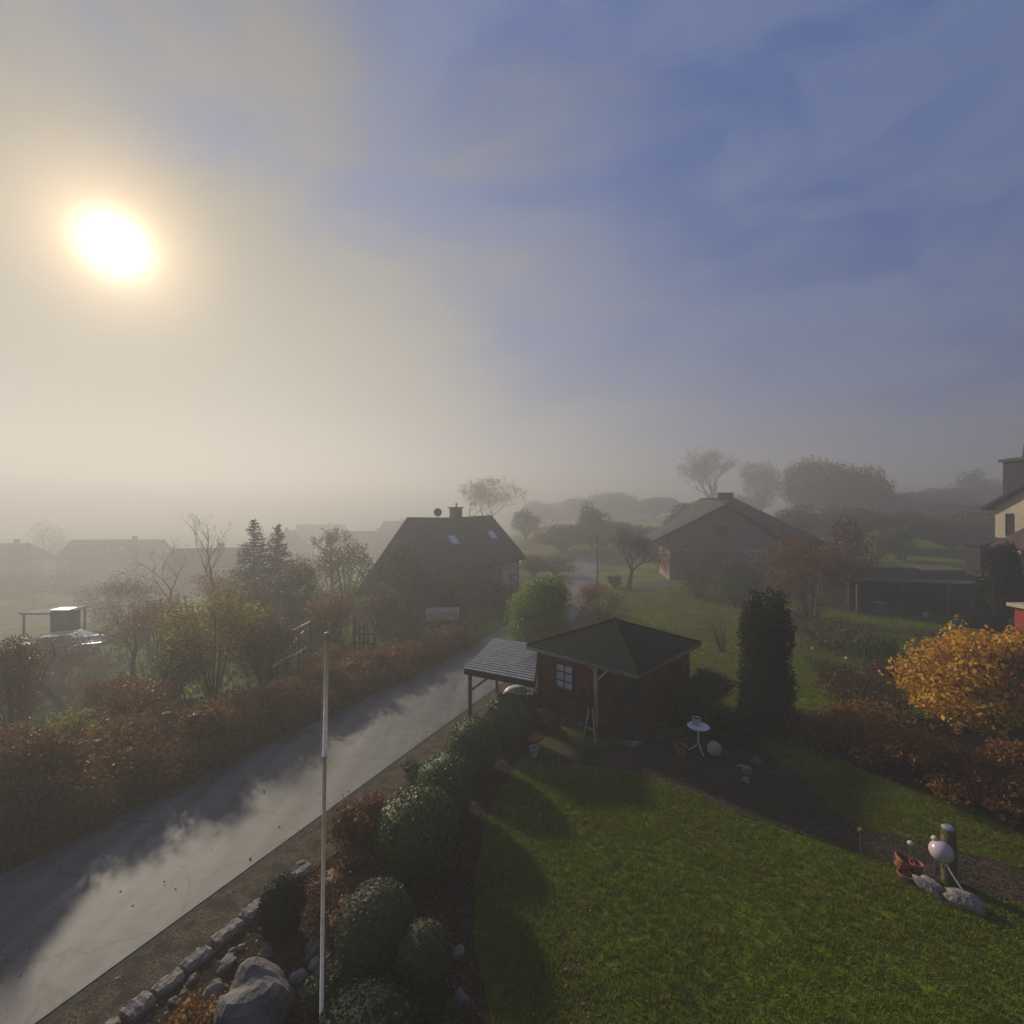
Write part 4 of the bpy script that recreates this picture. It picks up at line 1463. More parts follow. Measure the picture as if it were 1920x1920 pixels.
# ornament group at right
def rock(label, c, r, seed, m='stone', group=None, cat='rock', name='rock', rz=0):
    t = thing(name, label, cat, (c[0], c[1], c[2]), rz, group)
    q = MB(); q.ball((0, 0, r[2] * 0.55), r, 20, 14, 0.15, seed); o = q.build('stone', M[m], t)
    # facets: flatten to chunky planes
    me = o.data
    g = np.random.default_rng(seed)
    co = np.empty(len(me.vertices) * 3, np.float32)
    me.vertices.foreach_get('co', co)
    co = co.reshape(-1, 3)
    cen = np.array([0, 0, r[2] * 0.55])
    for k in range(9):
        d = g.normal(size=3); d /= np.linalg.norm(d)
        lim = g.uniform(0.68, 0.9) * (abs(d) @ np.array(r))* 0.78
        p = (co - cen) @ d
        ex = np.maximum(p - lim, 0)
        co -= ex[:, None] * d[None, :] * 0.92
    me.vertices.foreach_set('co', co.reshape(-1))
    me.update()
    return t


orn = 'garden ornaments at the stone slab'
ox, oy = 7.35, 8.35
rock('long rough stone slab at the front of the ornament group', (7.80, 8.10, 0), (0.30, 0.17, 0.16), 3, rz=R(-40), name='stone_slab', cat='stone slab')
rock('pale rough stone block left of the curved lamp stem', (7.46, 8.42, 0), (0.24, 0.12, 0.15), 8, rz=R(-55), name='stone_block', cat='stone')
pot('large terracotta bowl tilted at the left of the ornament group', (7.36, 8.88, 0.08), 0.16, 0.20, tilt=(R(8), R(18), 0), name='terracotta_bowl')
pot('low terracotta saucer pot below the tilted bowl', (7.28, 8.68, 0.02), 0.14, 0.10, tilt=(0, R(6), 0), name='terracotta_bowl')
pot('small dark clay pot beside the frosted globe', (7.56, 8.78, 0.04), 0.11, 0.2, 'terracotta')
t = thing('gazing_globe', 'large frosted pinkish globe on a curved white metal stem', 'globe', (7.74, 8.28, 0.0))
q = MB(); q.ball((0.0, 0.18, 0.68), 0.178, 32, 20); q.build('globe', M['gazing'], t, smooth=True)
q = MB(); q.tube([(0.22, -0.12, 0.05), (0.14, -0.05, 0.2), (0.06, 0.03, 0.38), (0.01, 0.12, 0.53)], 0.016, 8); q.build('stem', M['white'], t)
t = thing('wooden_post', 'mossy round wooden post with bright metal cap behind the globe', 'post', (8.03, 8.62, 0))
q = MB(); q.tube([(0, 0, -0.1), (0.0, 0, 0.5), (-0.02, 0, 0.98)], [0.115, 0.11, 0.105], 14); q.build('post_wood', M['woodpost'], t)
q = MB(); q.lathe((-0.02, 0, 0.98), [(0.10, 0), (0.10, 0.03), (0.06, 0.06), (0, 0.065)], 14); q.build('cap', M['metalroof'], t)
for k, (x, y, zt, r_, m_, lab) in enumerate(((7.70, 8.55, 0.82, 0.055, 'sunwood', 'small orange toadstool ornament on a rod by the post'), (7.60, 8.95, 0.45, 0.055, 'offwhite', 'small yellow ball ornament on a rod above the pots'),
                                             (6.95, 9.35, 0.42, 0.06, 'olive', 'small green ball ornament on a rod behind the pots'))):
    t = thing('garden_stake', lab, 'ornament', (x, y, 0))
    q = MB(); q.tube([(0, 0, -0.05), (0, 0, zt)], 0.01, 6); q.build('rod', M['steel'], t)
    q = MB(); q.ball((0, 0, zt + r_ * 0.6), (r_, r_, r_ * 0.85), 16, 10); q.build('knob', M['sunwood'] if m_ != 'olive' else M['woodpost'], t, smooth=True)
t = thing('garden_ring', 'little white ring ornament between globe and wooden post', 'ornament', (7.74, 8.40, 0))
q = MB(); q.tube([(0, 0, 0), (0, 0, 0.62)], 0.008, 5); q.build('rod', M['steel'], t)
q = MB(); q.tube([(0.045 * math.cos(a_), 0, 0.665 + 0.045 * math.sin(a_)) for a_ in [i * math.pi / 8 for i in range(17)]], 0.012, 6); q.build('ring', M['white'], t)

# ornaments near the columnar conifer
for k, (px, py, r_, m_, lab) in enumerate(((1400, 1452, 0.14, 'stone', 'pale rounded stone left of two on the dark path'), (1418, 1438, 0.16, 'boulder', 'rounder pinkish stone beside the conifer shadow'),
                                           (1398, 1468, 0.10, 'stone', 'small brown stone in front of the pale rounded stones'))):
    x, y, z = G(px, py)
    rock(lab, (x, y, 0.0), (r_, r_ * 0.8, r_ * 0.85), 20 + k, m_)
t = thing('stick', 'short pale stick lying by the rounded stones', 'stick', (*G(1392, 1444)[:2], 0.06))
q = MB(); q.tube([(-0.13, 0, 0.03), (0, 0.01, 0.04), (0.14, -0.02, 0.02)], 0.018, 6); q.build('stick_wood', M['sunwood'], t)
# crystal-like glass ball on the lawn at right
x, y, z = G(1806, 1372)
t = thing('silver_ball', 'small mirrored ball ornament on the lawn below the golden bush', 'ornament', (x, y, 0))
mm = mat('mirror_ball', (0.8, 0.8, 0.8), rough=0.08, metal=1.0)
q = MB(); q.ball((0, 0, 0.16), 0.14, 20, 12); q.build('ball', mm, t, smooth=True)
q = MB(); q.tube([(0, 0, -0.05), (0, 0, 0.05)], 0.02, 6); q.build('rod', M['steel'], t)
for px, py, lab in ((1549, 1213, 'white speck of a garden light nearest the shed on the right lawn'), (1524, 1226, 'white speck of a garden light left on the right lawn'), (1587, 1246, 'white speck of a garden light lowest on the right lawn')):
    x, y, z = G(px, py)
    t = thing('garden_light', lab, 'garden light', (x, y, z), 0, 'small garden lights on the right lawn')
    q = MB(); q.tube([(0, 0, -0.05), (0, 0, 0.22)], 0.015, 6); q.build('stake', M['steel'], t)
    q = MB(); q.ball((0, 0, 0.26), 0.065, 12, 8); q.build('globe', M['white'], t, smooth=True)
# green post
x, y, z = G(1622, 1262)
t = thing('fence_post', 'dark green metal post left of the golden bush', 'post', (x, y, z))
q = MB(); q.tube([(0, 0, -0.1), (0, 0, 1.0)], 0.035, 8); q.build('tube', M['greenplastic'], t)
q = MB(); q.lathe((0, 0, 1.0), [(0.045, 0), (0.045, 0.03), (0, 0.05)], 8); q.build('cap', M['greenplastic'], t)

# edging stones
g = random.Random(11)
ep = [(-5.9, 5.05), (-5.17, 6.23), (-4.75, 7.1), (-4.35, 7.98), (-3.9, 8.82)]
def along(s):
    acc = 0
    for i in range(len(ep) - 1):
        a_, b_ = Vector(ep[i]), Vector(ep[i + 1])
        L_ = (b_ - a_).length
        if s <= acc + L_ or i == len(ep) - 2:
            return a_ + (b_ - a_) * ((s - acc) / L_), (b_ - a_).normalized()
        acc += L_
s = 0.0
k = 0
names = ['nearest the frame edge', 'second from the frame edge', 'third from the frame edge', 'fourth from the frame edge', 'fifth from the frame edge', 'sixth from the frame edge', 'third last before the egg bush', 'second last before the egg bush', 'last before the egg shaped bush', 'just behind the egg shaped bush', 'farthest up the kerb line']
while s < 4.1 and k < len(names):
    L_ = g.uniform(0.32, 0.62)
    p, d = along(s + L_ / 2)
    t = thing('edging_stone', 'rough grey edging stone ' + names[k] + ' along the gravel verge', 'edging stone', (p.x, p.y, 0), math.atan2(d.y, d.x) + g.uniform(-0.05, 0.05), 'edging stones between verge and bed')
    q = MB()
    gg = np.random.default_rng(k + 50)
    n_ = 7
    V, Fa = [], []
    w_, h_ = g.uniform(0.10, 0.14), g.uniform(0.10, 0.15)
    for i in range(n_ + 1):
        x = (i / n_ - 0.5) * (L_ - 0.03)
        en = 0.82 if i in (0, n_) else 1
        for (yy, zz) in ((-1, -0.6), (-1, 0.65), (-0.6, 1), (0.6, 1), (1, 0.65), (1, -0.6)):
            V.append((x, yy * w_ * en + gg.normal() * 0.010, max(-0.05, zz * h_ * en) + gg.normal() * 0.010))
    for i in range(n_):
        for j in range(6):
            Fa.append((i * 6 + j, i * 6 + (j + 1) % 6, (i + 1) * 6 + (j + 1) % 6, (i + 1) * 6 + j))
    Fa += [tuple(range(6)), tuple(reversed(range(n_ * 6, n_ * 6 + 6)))]
    q.add(V, Fa)
    q.build('stone', M['stone'], t)
    s += L_ + g.uniform(0.0, 0.05)
    k += 1

rock('big grey boulder with rosy patches in the near bed', (-3.42, 6.15, -0.02), (0.50, 0.46, 0.50), 31, 'boulder', cat='boulder', name='boulder', rz=R(35))
rk = [(500, 1792, .10, 'behind the boulder, left'), (433, 1800, .07, 'small one above the boulder shoulder'), (425, 1822, .12, 'left of the boulder top'), (585, 1800, .13, 'upper one of the pair beside the flagpole'),
      (592, 1822, .11, 'lower one of the pair beside the flagpole'), (560, 1850, .12, 'right of the boulder'), (575, 1875, .10, 'between boulder and flagpole foot'), (400, 1875, .13, 'flat one left of the boulder foot'),
      (362, 1850, .07, 'beside the edging stones'), (345, 1868, .06, 'next to the orange shrub'), (400, 1905, .10, 'near the bottom left of the boulder'), (325, 1885, .06, 'against the lowest edging stones'),
      (566, 1640, .15, 'pale square one beside the brown shrub'), (860, 1800, .10, 'white topped one at the lawn edge'), (830, 1850, .07, 'small one at the lawn edge'), (865, 1890, .12, 'pale one at the bottom lawn edge'),
      (845, 1905, .08, 'lowest one at the lawn edge'), (452, 1782, .06, 'tiny one far behind the boulder')]
for i, (px, py, r_, lab) in enumerate(rk):
    x, y, z = G(px, py)
    rock('bed rock ' + lab, (x, y, 0.0), (r_ * 1.25, r_ * 0.8, r_ * 0.75), 60 + i, 'stone' if i % 3 else 'boulder', 'loose rocks in the planting bed', rz=R(25 + 31 * i))

# ------------------------------------------------------------------ clipped bushes
clipped_ball('largest clipped box ball, nearest the lawn', (-1.80, 8.95, 0), 0.80, 0.80, 1, cz=0.72, lsize=0.05)
clipped_ball('second clipped box ball, behind the largest one', (-1.50, 10.50, 0), 0.70, 0.70, 2, cz=0.66)
clipped_ball('third clipped box ball in the row, before the lean-to post', (-1.02, 12.25, 0), 0.74, 0.74, 3, cz=0.68)
clipped_ball('fourth clipped box ball, closest to the summer house', (-0.08, 13.75, 0), 0.76, 0.78, 4, cz=0.68)
clipped_ball('yellow green domed bush right of the flagpole', (-2.06, 7.10, 0), 0.60, 0.62, 5, 'moss', cz=0.52)
clipped_ball('small mossy bush tucked at the right of the domed bush', (-1.28, 6.72, 0), 0.40, 0.50, 6, 'moss', cz=0.40)
clipped_ball('low wide dark bush at the bottom of the frame', (-1.75, 5.75, 0), 0.76, 0.45, 7, 'thuja', cz=0.30)
clipped_ball('small egg shaped dark bush by the edging stones', (-3.70, 7.55, 0), 0.36, 0.50, 8, 'thuja', cz=0.44)
shrub('blue green low juniper at the flagpole foot', (-2.45, 6.45, 0), 0.8, 0.42, 12, 'moss', 0.05, 2500, 8, name='juniper', twigs=6)
shrub('dense dark red brown shrub between flagpole and road', (-3.05, 9.15, 0), 1.45, 1.15, 13, 'rust', 0.05, 9000, 14, name='barberry', rs=0.4)
shrub('low rusty ground shrub beneath the brown shrub', (-2.95, 8.15, 0), 1.7, 0.36, 14, 'rust', 0.055, 5000, 12, name='heather', twigs=8)
shrub('bright orange low shrub by the bottom edging stones', (-4.05, 5.95, 0), 0.95, 0.42, 15, 'amber', 0.05, 3200, 10, name='barberry', twigs=8)
shrub('low tan tuft at the bottom lawn edge', (-0.75, 6.1, 0), 0.5, 0.35, 16, 'olive', 0.05, 1200, 6, name='grass_tuft', twigs=6, cat='plant')
shrub('dark low shrub between the road and second box ball', (-2.35, 11.7, 0), 0.9, 0.5, 17, 'olive', 0.06, 2500, 8, twigs=6)
shrub('dark leafless plant left of the summer house wall', (1.25, 14.5, 0), 0.9, 0.7, 18, 'brown', 0.05, 900, 6, core=False, name='perennial', cat='plant')

# columnar thuja
g = np.random.default_rng(77)
t = thing('column_conifer', 'tall dark columnar conifer right of the bistro table', 'conifer', (7.95, 14.7, 0))
q = MB()
bl = []
for i in range(70):
    z = g.uniform(0.15, 3.75)
    a_ = g.uniform(0, 6.28)
    rr_ = 0.60 * (1 - 0.10 * (z / 4)) * g.uniform(0.55, 1.0)
    bl.append((math.cos(a_) * rr_, math.sin(a_) * rr_, z, 0.34, 0.34, g.uniform(0.45, 0.7)))
for i in range(9):
    a_ = g.uniform(0, 6.28)
    rr_ = g.uniform(0.15, 0.65)
    bl.append((math.cos(a_) * rr_, math.sin(a_) * rr_, g.uniform(3.55, 3.85), 0.14, 0.14, 0.40))
q.lathe((0, 0, 0.05), [(0.4, 0), (0.55, 0.6), (0.58, 2.0), (0.52, 3.0), (0.3, 3.4), (0.0, 3.5)], 14)
cloud(q, bl, 36000, 0.09, g, shell=0.7, aspect=0.45, clump=0.15)
q.build('foliage', M['thuja'], t)
q = MB(); q.tube([(0, 0, -0.1), (0, 0, 1.0)], [0.12, 0.09], 8); q.build('trunk', M['bark'], t)

shrub('dark leafy shrub behind the bistro table', (5.6, 15.0, 0), 1.5, 1.25, 21, 'green', 0.09, 5000, 14, 'low shrubs beside the summer house', rs=0.4)
shrub('olive shrub between summer house and columnar conifer', (6.6, 15.9, 0), 1.6, 1.35, 22, 'olive', 0.10, 5000, 14, 'low shrubs beside the summer house', rs=0.4)
shrub('low dark shrub at the foot of the columnar conifer', (6.75, 14.2, 0), 1.3, 0.75, 23, 'thuja', 0.08, 3500, 10, 'low shrubs beside the summer house')
shrub('fern like light green plant beside the conifer', (7.0, 16.8, 0), 1.0, 0.9, 24, 'willow', 0.14, 700, 6, core=False, name='fern', aspect=0.25, cat='plant')
shrub('round dark shrub at the right foot of the conifer', (8.9, 14.6, 0), 0.9, 0.5, 25, 'green', 0.07, 2000, 8)

# golden bush and border at right
g = np.random.default_rng(91)
t = thing('golden_bush', 'large golden yellow leaved bush at the right', 'bush', (15.2, 15.2, 0))
q = MB()
bl = lumps(g, (0, 0, 1.35), (2.5, 1.7, 1.45), 30, 0.36)
bl += [(-2.0, -0.9, 0.9, 0.8, 0.7, 0.7), (-1.0, -1.2, 0.8, 0.9, 0.7, 0.6), (0.4, -1.3, 0.8, 1.0, 0.7, 0.6), (2.2, -1.2, 0.9, 1.0, 0.7, 0.7), (3.4, -0.6, 1.2, 1.0, 0.9, 1.0), (2.6, 0, 2.3, 0.9, 0.6, 0.6)]
bl += [(-0.95, -0.2, 2.85, 0.5, 0.4, 0.55), (1.3, 0, 2.6, 0.7, 0.5, 0.5), (1.9, -0.2, 1.6, 1.2, 0.9, 1.0), (-1.7, 0, 1.2, 0.9, 0.8, 1.0), (2.9, -0.3, 1.5, 1.0, 0.9, 1.0)]
cloud(q, bl, 11500, 0.165, g, shell=0.30, aspect=0.62, clump=0.18)
q.build('foliage', M['gold'], t)
q = MB()
for i in range(30):
    a_ = g.uniform(0, 6.28); f_ = g.uniform(0.3, 1)
    e_ = (math.cos(a_) * 2.5 * f_, math.sin(a_) * 1.4 * f_, g.uniform(1.6, 3.0))
    q.tube([(e_[0] * 0.2, e_[1] * 0.2, -0.05), (e_[0] * 0.6, e_[1] * 0.6, e_[2] * 0.55), e_], [0.035, 0.02, 0.006], 5)
q.build('stem', M['bark'], t)
bd = 'autumn perennials in the right border'
for i, (px, py, wpx, hpx, m_, lab) in enumerate((
        (1600, 1330, 150, 90, 'brown', 'thin brown perennial clump left of the golden bush'),
        (1640, 1420, 190, 110, 'amber', 'rusty leaved clump at the left end of the border'),
        (1720, 1455, 170, 100, 'amber', 'orange tipped clump in the middle of the border'),
        (1800, 1490, 170, 90, 'amber', 'dark rusty clump right of the border middle'),
        (1870, 1520, 150, 110, 'hedge', 'brown clump at the lower right border'),
        (1560, 1400, 120, 60, 'hedge', 'low brown clump at the border tip by the conifer'),
        (1905, 1475, 120, 100, 'hedge', 'tall brown clump at the right frame edge'),
        (1660, 1300, 110, 80, 'brown', 'brown clump tucked under the golden bush'),
        (1900, 1550, 110, 60, 'rust', 'dark low clump at the lowest border corner'))):
    x, y, z = G(px, py)
    shrub(lab, (x, y, 0), wpx / F * y, hpx / F * y * 0.75, 100 + i, m_, 0.085, 3600, 12, bd, 'perennial_clump', core=False, twigs=26, cat='plant', rs=0.4, shell=0.4)
shrub('green leafy rose bush on the lawn between post and golden bush', (*G(1640, 1250)[:2], 0), 2.0, 1.4, 120, 'green', 0.09, 2200, 10, core=False, name='rose_bush', cat='bush')
shrub('low dark plants on the right lawn', (*G(1560, 1270)[:2], 0), 2.2, 0.55, 121, 'green', 0.08, 1800, 10, core=False, name='rose_bush', cat='bush')
shrub('thin leafless sapling bush behind the summer house roof', (*G(1355, 1222)[:2], 0), 1.6, 1.6, 122, 'olive', 0.06, 350, 6, core=False, name='sapling', twigs=16, cat='plant')

# willow-like light green bush behind the lean-to
g = np.random.default_rng(55)
t = thing('weeping_bush', 'bright green weeping bush behind the lean-to roof', 'bush', (1.45, 24.2, 0))
q = MB()
bl = lumps(g, (0, 0, 1.9), (1.65, 1.5, 1.75), 26, 0.36)
for i in range(16):
    a_ = i * 0.39
    bl.append((math.cos(a_) * 1.15, math.sin(a_) * 1.1, g.uniform(0.5, 1.3), 0.55, 0.55, 0.75))
n_ = 12000
cloud(q, bl, n_, 0.21, g, shell=0.6, aspect=0.3, clump=0.18)
# hanging sprays
P = []
for i in range(520):
    b_ = bl[int(g.integers(1, len(bl)))]
    d = g.normal(size=3); d /= np.linalg.norm(d); d[2] = abs(d[2]) * 0.6
    s0 = np.array(b_[:3]) + d * np.array(b_[3:6]) * 1.02
    for k in range(14):
        P.append(s0 + np.array([d[0] * 0.02 * k, d[1] * 0.02 * k, -0.075 * k]) + g.normal(size=3) * 0.02)
P = np.array(P)
P = P[P[:, 2] > 0.1]
V, Fq = leaf_quads(P, np.tile([0, -1.0, 0.3], (len(P), 1)), 0.12, g, 0.3)
q.addnp(V, Fq)
q.build('foliage', M['willow'], t)
q = MB(); q.tube([(0, 0, -0.1), (0.05, 0, 1.6)], [0.12, 0.06], 8); q.build('trunk', M['bark'], t)

# ------------------------------------------------------------------ hedge along the road
g = np.random.default_rng(201)
t = thing('roadside_hedge', 'long russet beech hedge along the left side of the road', 'hedge', (0, 0, 0))
q = MB()
Ys = np.arange(4.0, 24.5, 0.42)
blobs = []
for Y in Ys:
    e = float(road_r(Y) - road_w(Y))
    wdt = float(np.interp(Y, [4, 14, 24], [3.3, 2.3, 1.3]))
    hh = float(np.interp(Y, [4, 12, 18, 24], [1.75, 1.6, 1.2, 0.85]))
    for k in range(8):
        x = e - 0.18 - g.uniform(0, wdt)
        y = Y + g.uniform(-0.3, 0.3)
        r_ = g.uniform(0.36, 0.58) * (1.15 if Y < 13 else 1)
        blobs.append((x, y, h1(x, y) + g.uniform(0.15, 0.78) * hh * (1.0 if x < e - 0.6 else 0.6), r_, r_, r_ * 0.85))
blobs = np.array(blobs)
for b_ in blobs[::2]:
    q.ball(b_[:3], b_[3:6] * 0.48, 8, 6)
cloud(q, blobs, 150000, 0.085, g, shell=0.6, clump=0.18, zmin=-3)
q.build('foliage', M['hedge'], t)
q = MB()
for i in range(260):
    b_ = blobs[int(g.integers(0, len(blobs)))]
    q.tube([(b_[0], b_[1], b_[2] - 0.5), (b_[0] + g.normal() * 0.12, b_[1] + g.normal() * 0.12, b_[2]), (b_[0] + g.normal() * 0.25, b_[1] + g.normal() * 0.25, b_[2] + g.uniform(0.4, 0.8))], [0.012, 0.009, 0.003], 3)
q.build('stem', M['bark'], t)


def gpx(px, py):
    return G(px, py)


# shrubs and trees behind the hedge (left garden)
lt = 'shrubs of the left garden behind the hedge'
for i, (px, py, wpx, hpx, m_, ls, n_, lab) in enumerate((
        (400, 1300, 175, 190, 'yellow', 0.12, 7000, 'tall yellow olive bush in the middle of the left garden'),
        (500, 1290, 120, 120, 'brown', 0.11, 4500, 'brown bush right of the yellow olive bush'),
        (330, 1310, 90, 110, 'olive', 0.11, 3500, 'olive bush left of the yellow olive bush'),
        (560, 1180, 130, 120, 'olive', 0.14, 4500, 'rounded olive bush behind the rail fence'),
        (620, 1225, 100, 110, 'hedge', 0.10, 4500, 'russet bush behind the flagpole top'),
        (470, 1215, 110, 110, 'brown', 0.13, 3500, 'brown thicket behind the yellow bush'),
        (650, 1130, 130, 110, 'olive', 0.16, 4000, 'green grey bushy tree left of the farmhouse slope'),
        (240, 1190, 120, 110, 'purple', 0.14, 4500, 'reddish thicket behind the left lawn'),
        (190, 1165, 90, 70, 'purple', 0.15, 3000, 'small reddish thicket right of the glinting lids'),
        (30, 1390, 110, 180, 'rust', 0.09, 6000, 'dark rusty bush at the left frame edge'),
        (20, 1460, 120, 90, 'hedge', 0.08, 4000, 'low russet bush below the rusty one at the left edge'),
        (130, 1415, 110, 70, 'yellow', 0.08, 3500, 'low yellowish bush against the hedge'),
        (60, 1560, 200, 165, 'rust', 0.08, 6000, 'rusty thicket leaning over the near hedge end'),
        (300, 1240, 150, 120, 'hedge', 0.13, 5500, 'russet thicket behind the olive bush'),
        (625, 1275, 90, 60, 'amber', 0.11, 3500, 'orange bush below the rail fence'),
        (100, 1290, 120, 90, 'brown', 0.12, 4000, 'brown thicket left of the small dark bare tree'),
        (60, 1130, 150, 60, 'brown', 0.2, 4000, 'faint thicket behind the flat canopy'),
        (430, 1150, 160, 80, 'amber', 0.18, 5000, 'misty orange thicket under the tall bare tree'),
        (560, 1110, 130, 70, 'hedge', 0.2, 4500, 'misty russet thicket right of the spruces'),
        (320, 1125, 150, 60, 'purple', 0.2, 4500, 'misty plum thicket before the second roof'),
        (200, 1330, 90, 60, 'hedge', 0.1, 3500, 'low russet bush beside the garden chair'),
        (250, 1400, 150, 110, 'hedge', 0.08, 5000, 'russet mound behind the middle of the hedge'),
        (720, 1190, 110, 90, 'brown', 0.12, 3500, 'brown shrub at the left corner of the farmhouse'),
        (745, 1150, 110, 130, 'thuja', 0.13, 5500, 'tall dark evergreen before the farmhouse left slope'),
        (840, 1128, 130, 75, 'brown', 0.14, 7000, 'broad brown shrub before the farmhouse wall'),
        (930, 1128, 90, 32, 'green', 0.12, 2500, 'low green hedge piece under the white farmhouse wall'),
        (775, 1225, 110, 45, 'olive', 0.10, 3000, 'low olive shrub at the near end of the farm lawn'))):
    x, y, z = gpx(px, py)
    shrub(lab, (x, y, z), wpx / F * y, hpx / F * y, 300 + i, m_, ls, n_, 14, lt, 'garden_shrub', rs=0.4, twigs=30, core=False, shell=0.45)

# bare and needle trees left
x, y, z = W(410, 1130, 36); z = h1(x, y)
bare_tree('tall slim bare tree left of the two spruces', (x, y, z), H - (955 - 960) / F * 36 - z, 14, 0.20, 6, (2, 3), 0.45, 0.22, 0.55, 0.66)
for px, top, Y, s_, lab in ((476, 972, 33, 1, 'taller spruce behind the yellow bush'), (521, 982, 34, 2, 'shorter spruce right of the taller one')):
    x = (px - 960) / F * Y
    z = h1(x, Y)
    hh = H - (top - 960) / F * Y - z
    g = np.random.default_rng(400 + s_)
    t = thing('spruce', lab, 'tree', (x, Y, z), 0, 'spruces in the left garden')
    q = MB(); q.tube([(0, 0, -0.1), (0, 0, hh * 0.98)], [0.13, 0.015], 7); q.build('trunk', M['bark'], t)
    q = MB()
    lv = 26
    for k in range(lv):
        f_ = k / (lv - 1)
        zz = hh * (0.12 + 0.86 * f_)
        Lr = (1 - f_) ** 0.8 * hh * 0.27 + 0.15
        nb_ = 9 if f_ < 0.7 else 6
        for j in range(nb_):
            a_ = g.uniform(0, 6.28)
            L2 = Lr * g.uniform(0.7, 1.15)
            end = np.array([math.cos(a_) * L2, math.sin(a_) * L2, zz - L2 * 0.12 + 0.28 * L2])
            q.tube([(0, 0, zz), tuple(end)], [0.02, 0.006], 3)
            m2 = int(36 * L2) + 8
            u2 = g.uniform(0.12, 1, m2)[:, None]
            P = np.array([0, 0, zz]) * (1 - u2) + end * u2 + g.normal(size=(m2, 3)) * np.array([0.07, 0.07, 0.05]) - np.array([0, 0, 0.06])
            V, Fq = leaf_quads(P, np.tile([0, 0, 1.0], (m2, 1)), 0.17, g, 0.35)
            q.addnp(V, Fq)
    q.build('crown', M['spruce'], t)

def bt(px, base, top, Y, seed, lab, group=None, **k):
    x = (px - 960) / F * Y
    z = h1(x, Y)
    hh = H - (top - 960) / F * Y - z
    return bare_tree(lab, (x, Y, z), hh, seed, group=group, **k)


bt(118, 1330, 1180, 19.5, 8, 'small dark bare tree in the left garden', r=0.12, maxd=4, spread=0.7, first=0.45)
bt(250, 1300, 1120, 23, 9, 'thin bare fruit tree in front of the reddish thicket', r=0.09, maxd=5, spread=0.7, first=0.35)
bt(330, 1090, 1003, 40, 10, 'twiggy misty tree between two left roofs', r=0.12, maxd=5, spread=0.75, first=0.35)
bt(622, 1120, 990, 42, 11, 'spreading bare tree left of the farmhouse', r=0.16, maxd=5, spread=0.85, first=0.35, leaf='olive', nleaf=2500, lsize=0.16)
bt(700, 1215, 1115, 23, 12, 'small twiggy tree at the sunlit farm lawn', r=0.07, maxd=5, spread=0.8, first=0.4, shrink=0.75)
bt(880, 1080, 888, 100, 13, 'pale domed bare tree behind the farmhouse roof', r=0.30, maxd=7, split=(3, 3), spread=0.8, first=0.22, shrink=0.76, leaf='brown', nleaf=5000, lsize=0.28, squash=1.15)
bt(1180, 1105, 980, 41.5, 21, 'dark gnarled bare apple tree on the lawn behind the summer house', r=0.24, maxd=7, split=(2, 4), spread=0.72, first=0.26, up=0.10, shrink=0.78, squash=0.85, leaf='brown', nleaf=900, lsize=0.10)
bt(1345, 1000, 826, 130, 22, 'tall faint bare tree above the bungalow roof', r=0.4, maxd=7, split=(3, 3), spread=0.60, first=0.11, up=0.22, shrink=0.84, leaf='purple', nleaf=5000, lsize=0.35, squash=1.45)
x_, y_, z_ = gpx(1152, 1103)
shrub('small round clipped bush left of the apple tree trunk', (x_, y_, z_), 1.35, 1.2, 500, 'thuja', 0.10, 3000, 8)

# tree masses behind
def lt_(px, top, wpx, Y, seed, m_, lab, grp, n_=5200, ls=0.26, tr=0.22, k=16, bark='bark', open_=0.45):
    sc_ = 1.0 if (Y < 56 or top > 948) else (1.4 if px > 1480 else 1.9)
    Y *= sc_
    ls *= sc_
    bt_ = 2.0
    x = (px - 960) / F * Y
    z = h1(x, Y)
    hh = max(bt_, H - (top - 960) / F * Y - z)
    return leafy_tree(lab, (x, Y, z), wpx / F * Y, hh, seed, m_, ls, n_, tr, k, grp, open_=open_, bark=bark)


far = 'misty trees behind the bungalow and farmhouse'
lt_(1562, 866, 165, 68, 31, 'rust', 'huge round russet tree right of the bungalow', far, 34000, 0.32, 0.02, 44)
lt_(1640, 912, 80, 70, 32, 'brown', 'smaller brown tree touching the huge russet one', far, 11000, 0.3, 0.02, 24)
lt_(1425, 868, 80, 76, 33, 'brown', 'small crowned tree directly above the bungalow chimney', far, 7000, 0.26, 0.05)
lt_(1150, 925, 110, 88, 34, 'green', 'faint greenish tree over the far end of the road', far, 11000, 0.34, 0.02, 24)
lt_(1085, 935, 90, 92, 35, 'olive', 'faint tree left of the greenish one over the road', far, 9000, 0.34, 0.02, 24)
lt_(1225, 935, 90, 80, 36, 'olive', 'faint olive tree left of the bungalow', far, 9000, 0.32, 0.02, 24)
lt_(1020, 942, 90, 95, 37, 'brown', 'very faint tree right of the farmhouse gable', far, 8000, 0.36, 0.02, 24)
lt_(985, 955, 60, 90, 38, 'olive', 'very faint low tree touching the farmhouse gable', far, 3000, 0.36, 0.02, 24)
lt_(1285, 950, 80, 72, 39, 'purple', 'faint plum tree at the left bungalow eave', far, 8000, 0.3, 0.02, 24)
lt_(1710, 926, 110, 78, 40, 'purple', 'plum coloured tree in the right tree line', far, 11000, 0.3, 0.02, 24)
lt_(1780, 915, 110, 76, 41, 'purple', 'tall plum tree near the cream house', far, 12000, 0.3, 0.02, 24)
lt_(1840, 905, 110, 80, 42, 'brown', 'brown tree beside the slate tower', far, 11000, 0.3, 0.02, 24)
lt_(1820, 880, 40, 84, 43, 'spruce', 'narrow dark conifer top in the right tree line', far, 3500, 0.28, 0.05)
lt_(1665, 930, 80, 66, 44, 'purple', 'low plum tree below the brown one', far, 4500, 0.28, 0.05)
lt_(1745, 945, 130, 62, 45, 'purple', 'broad plum thicket above the right field', far, 7000, 0.26, 0.03)
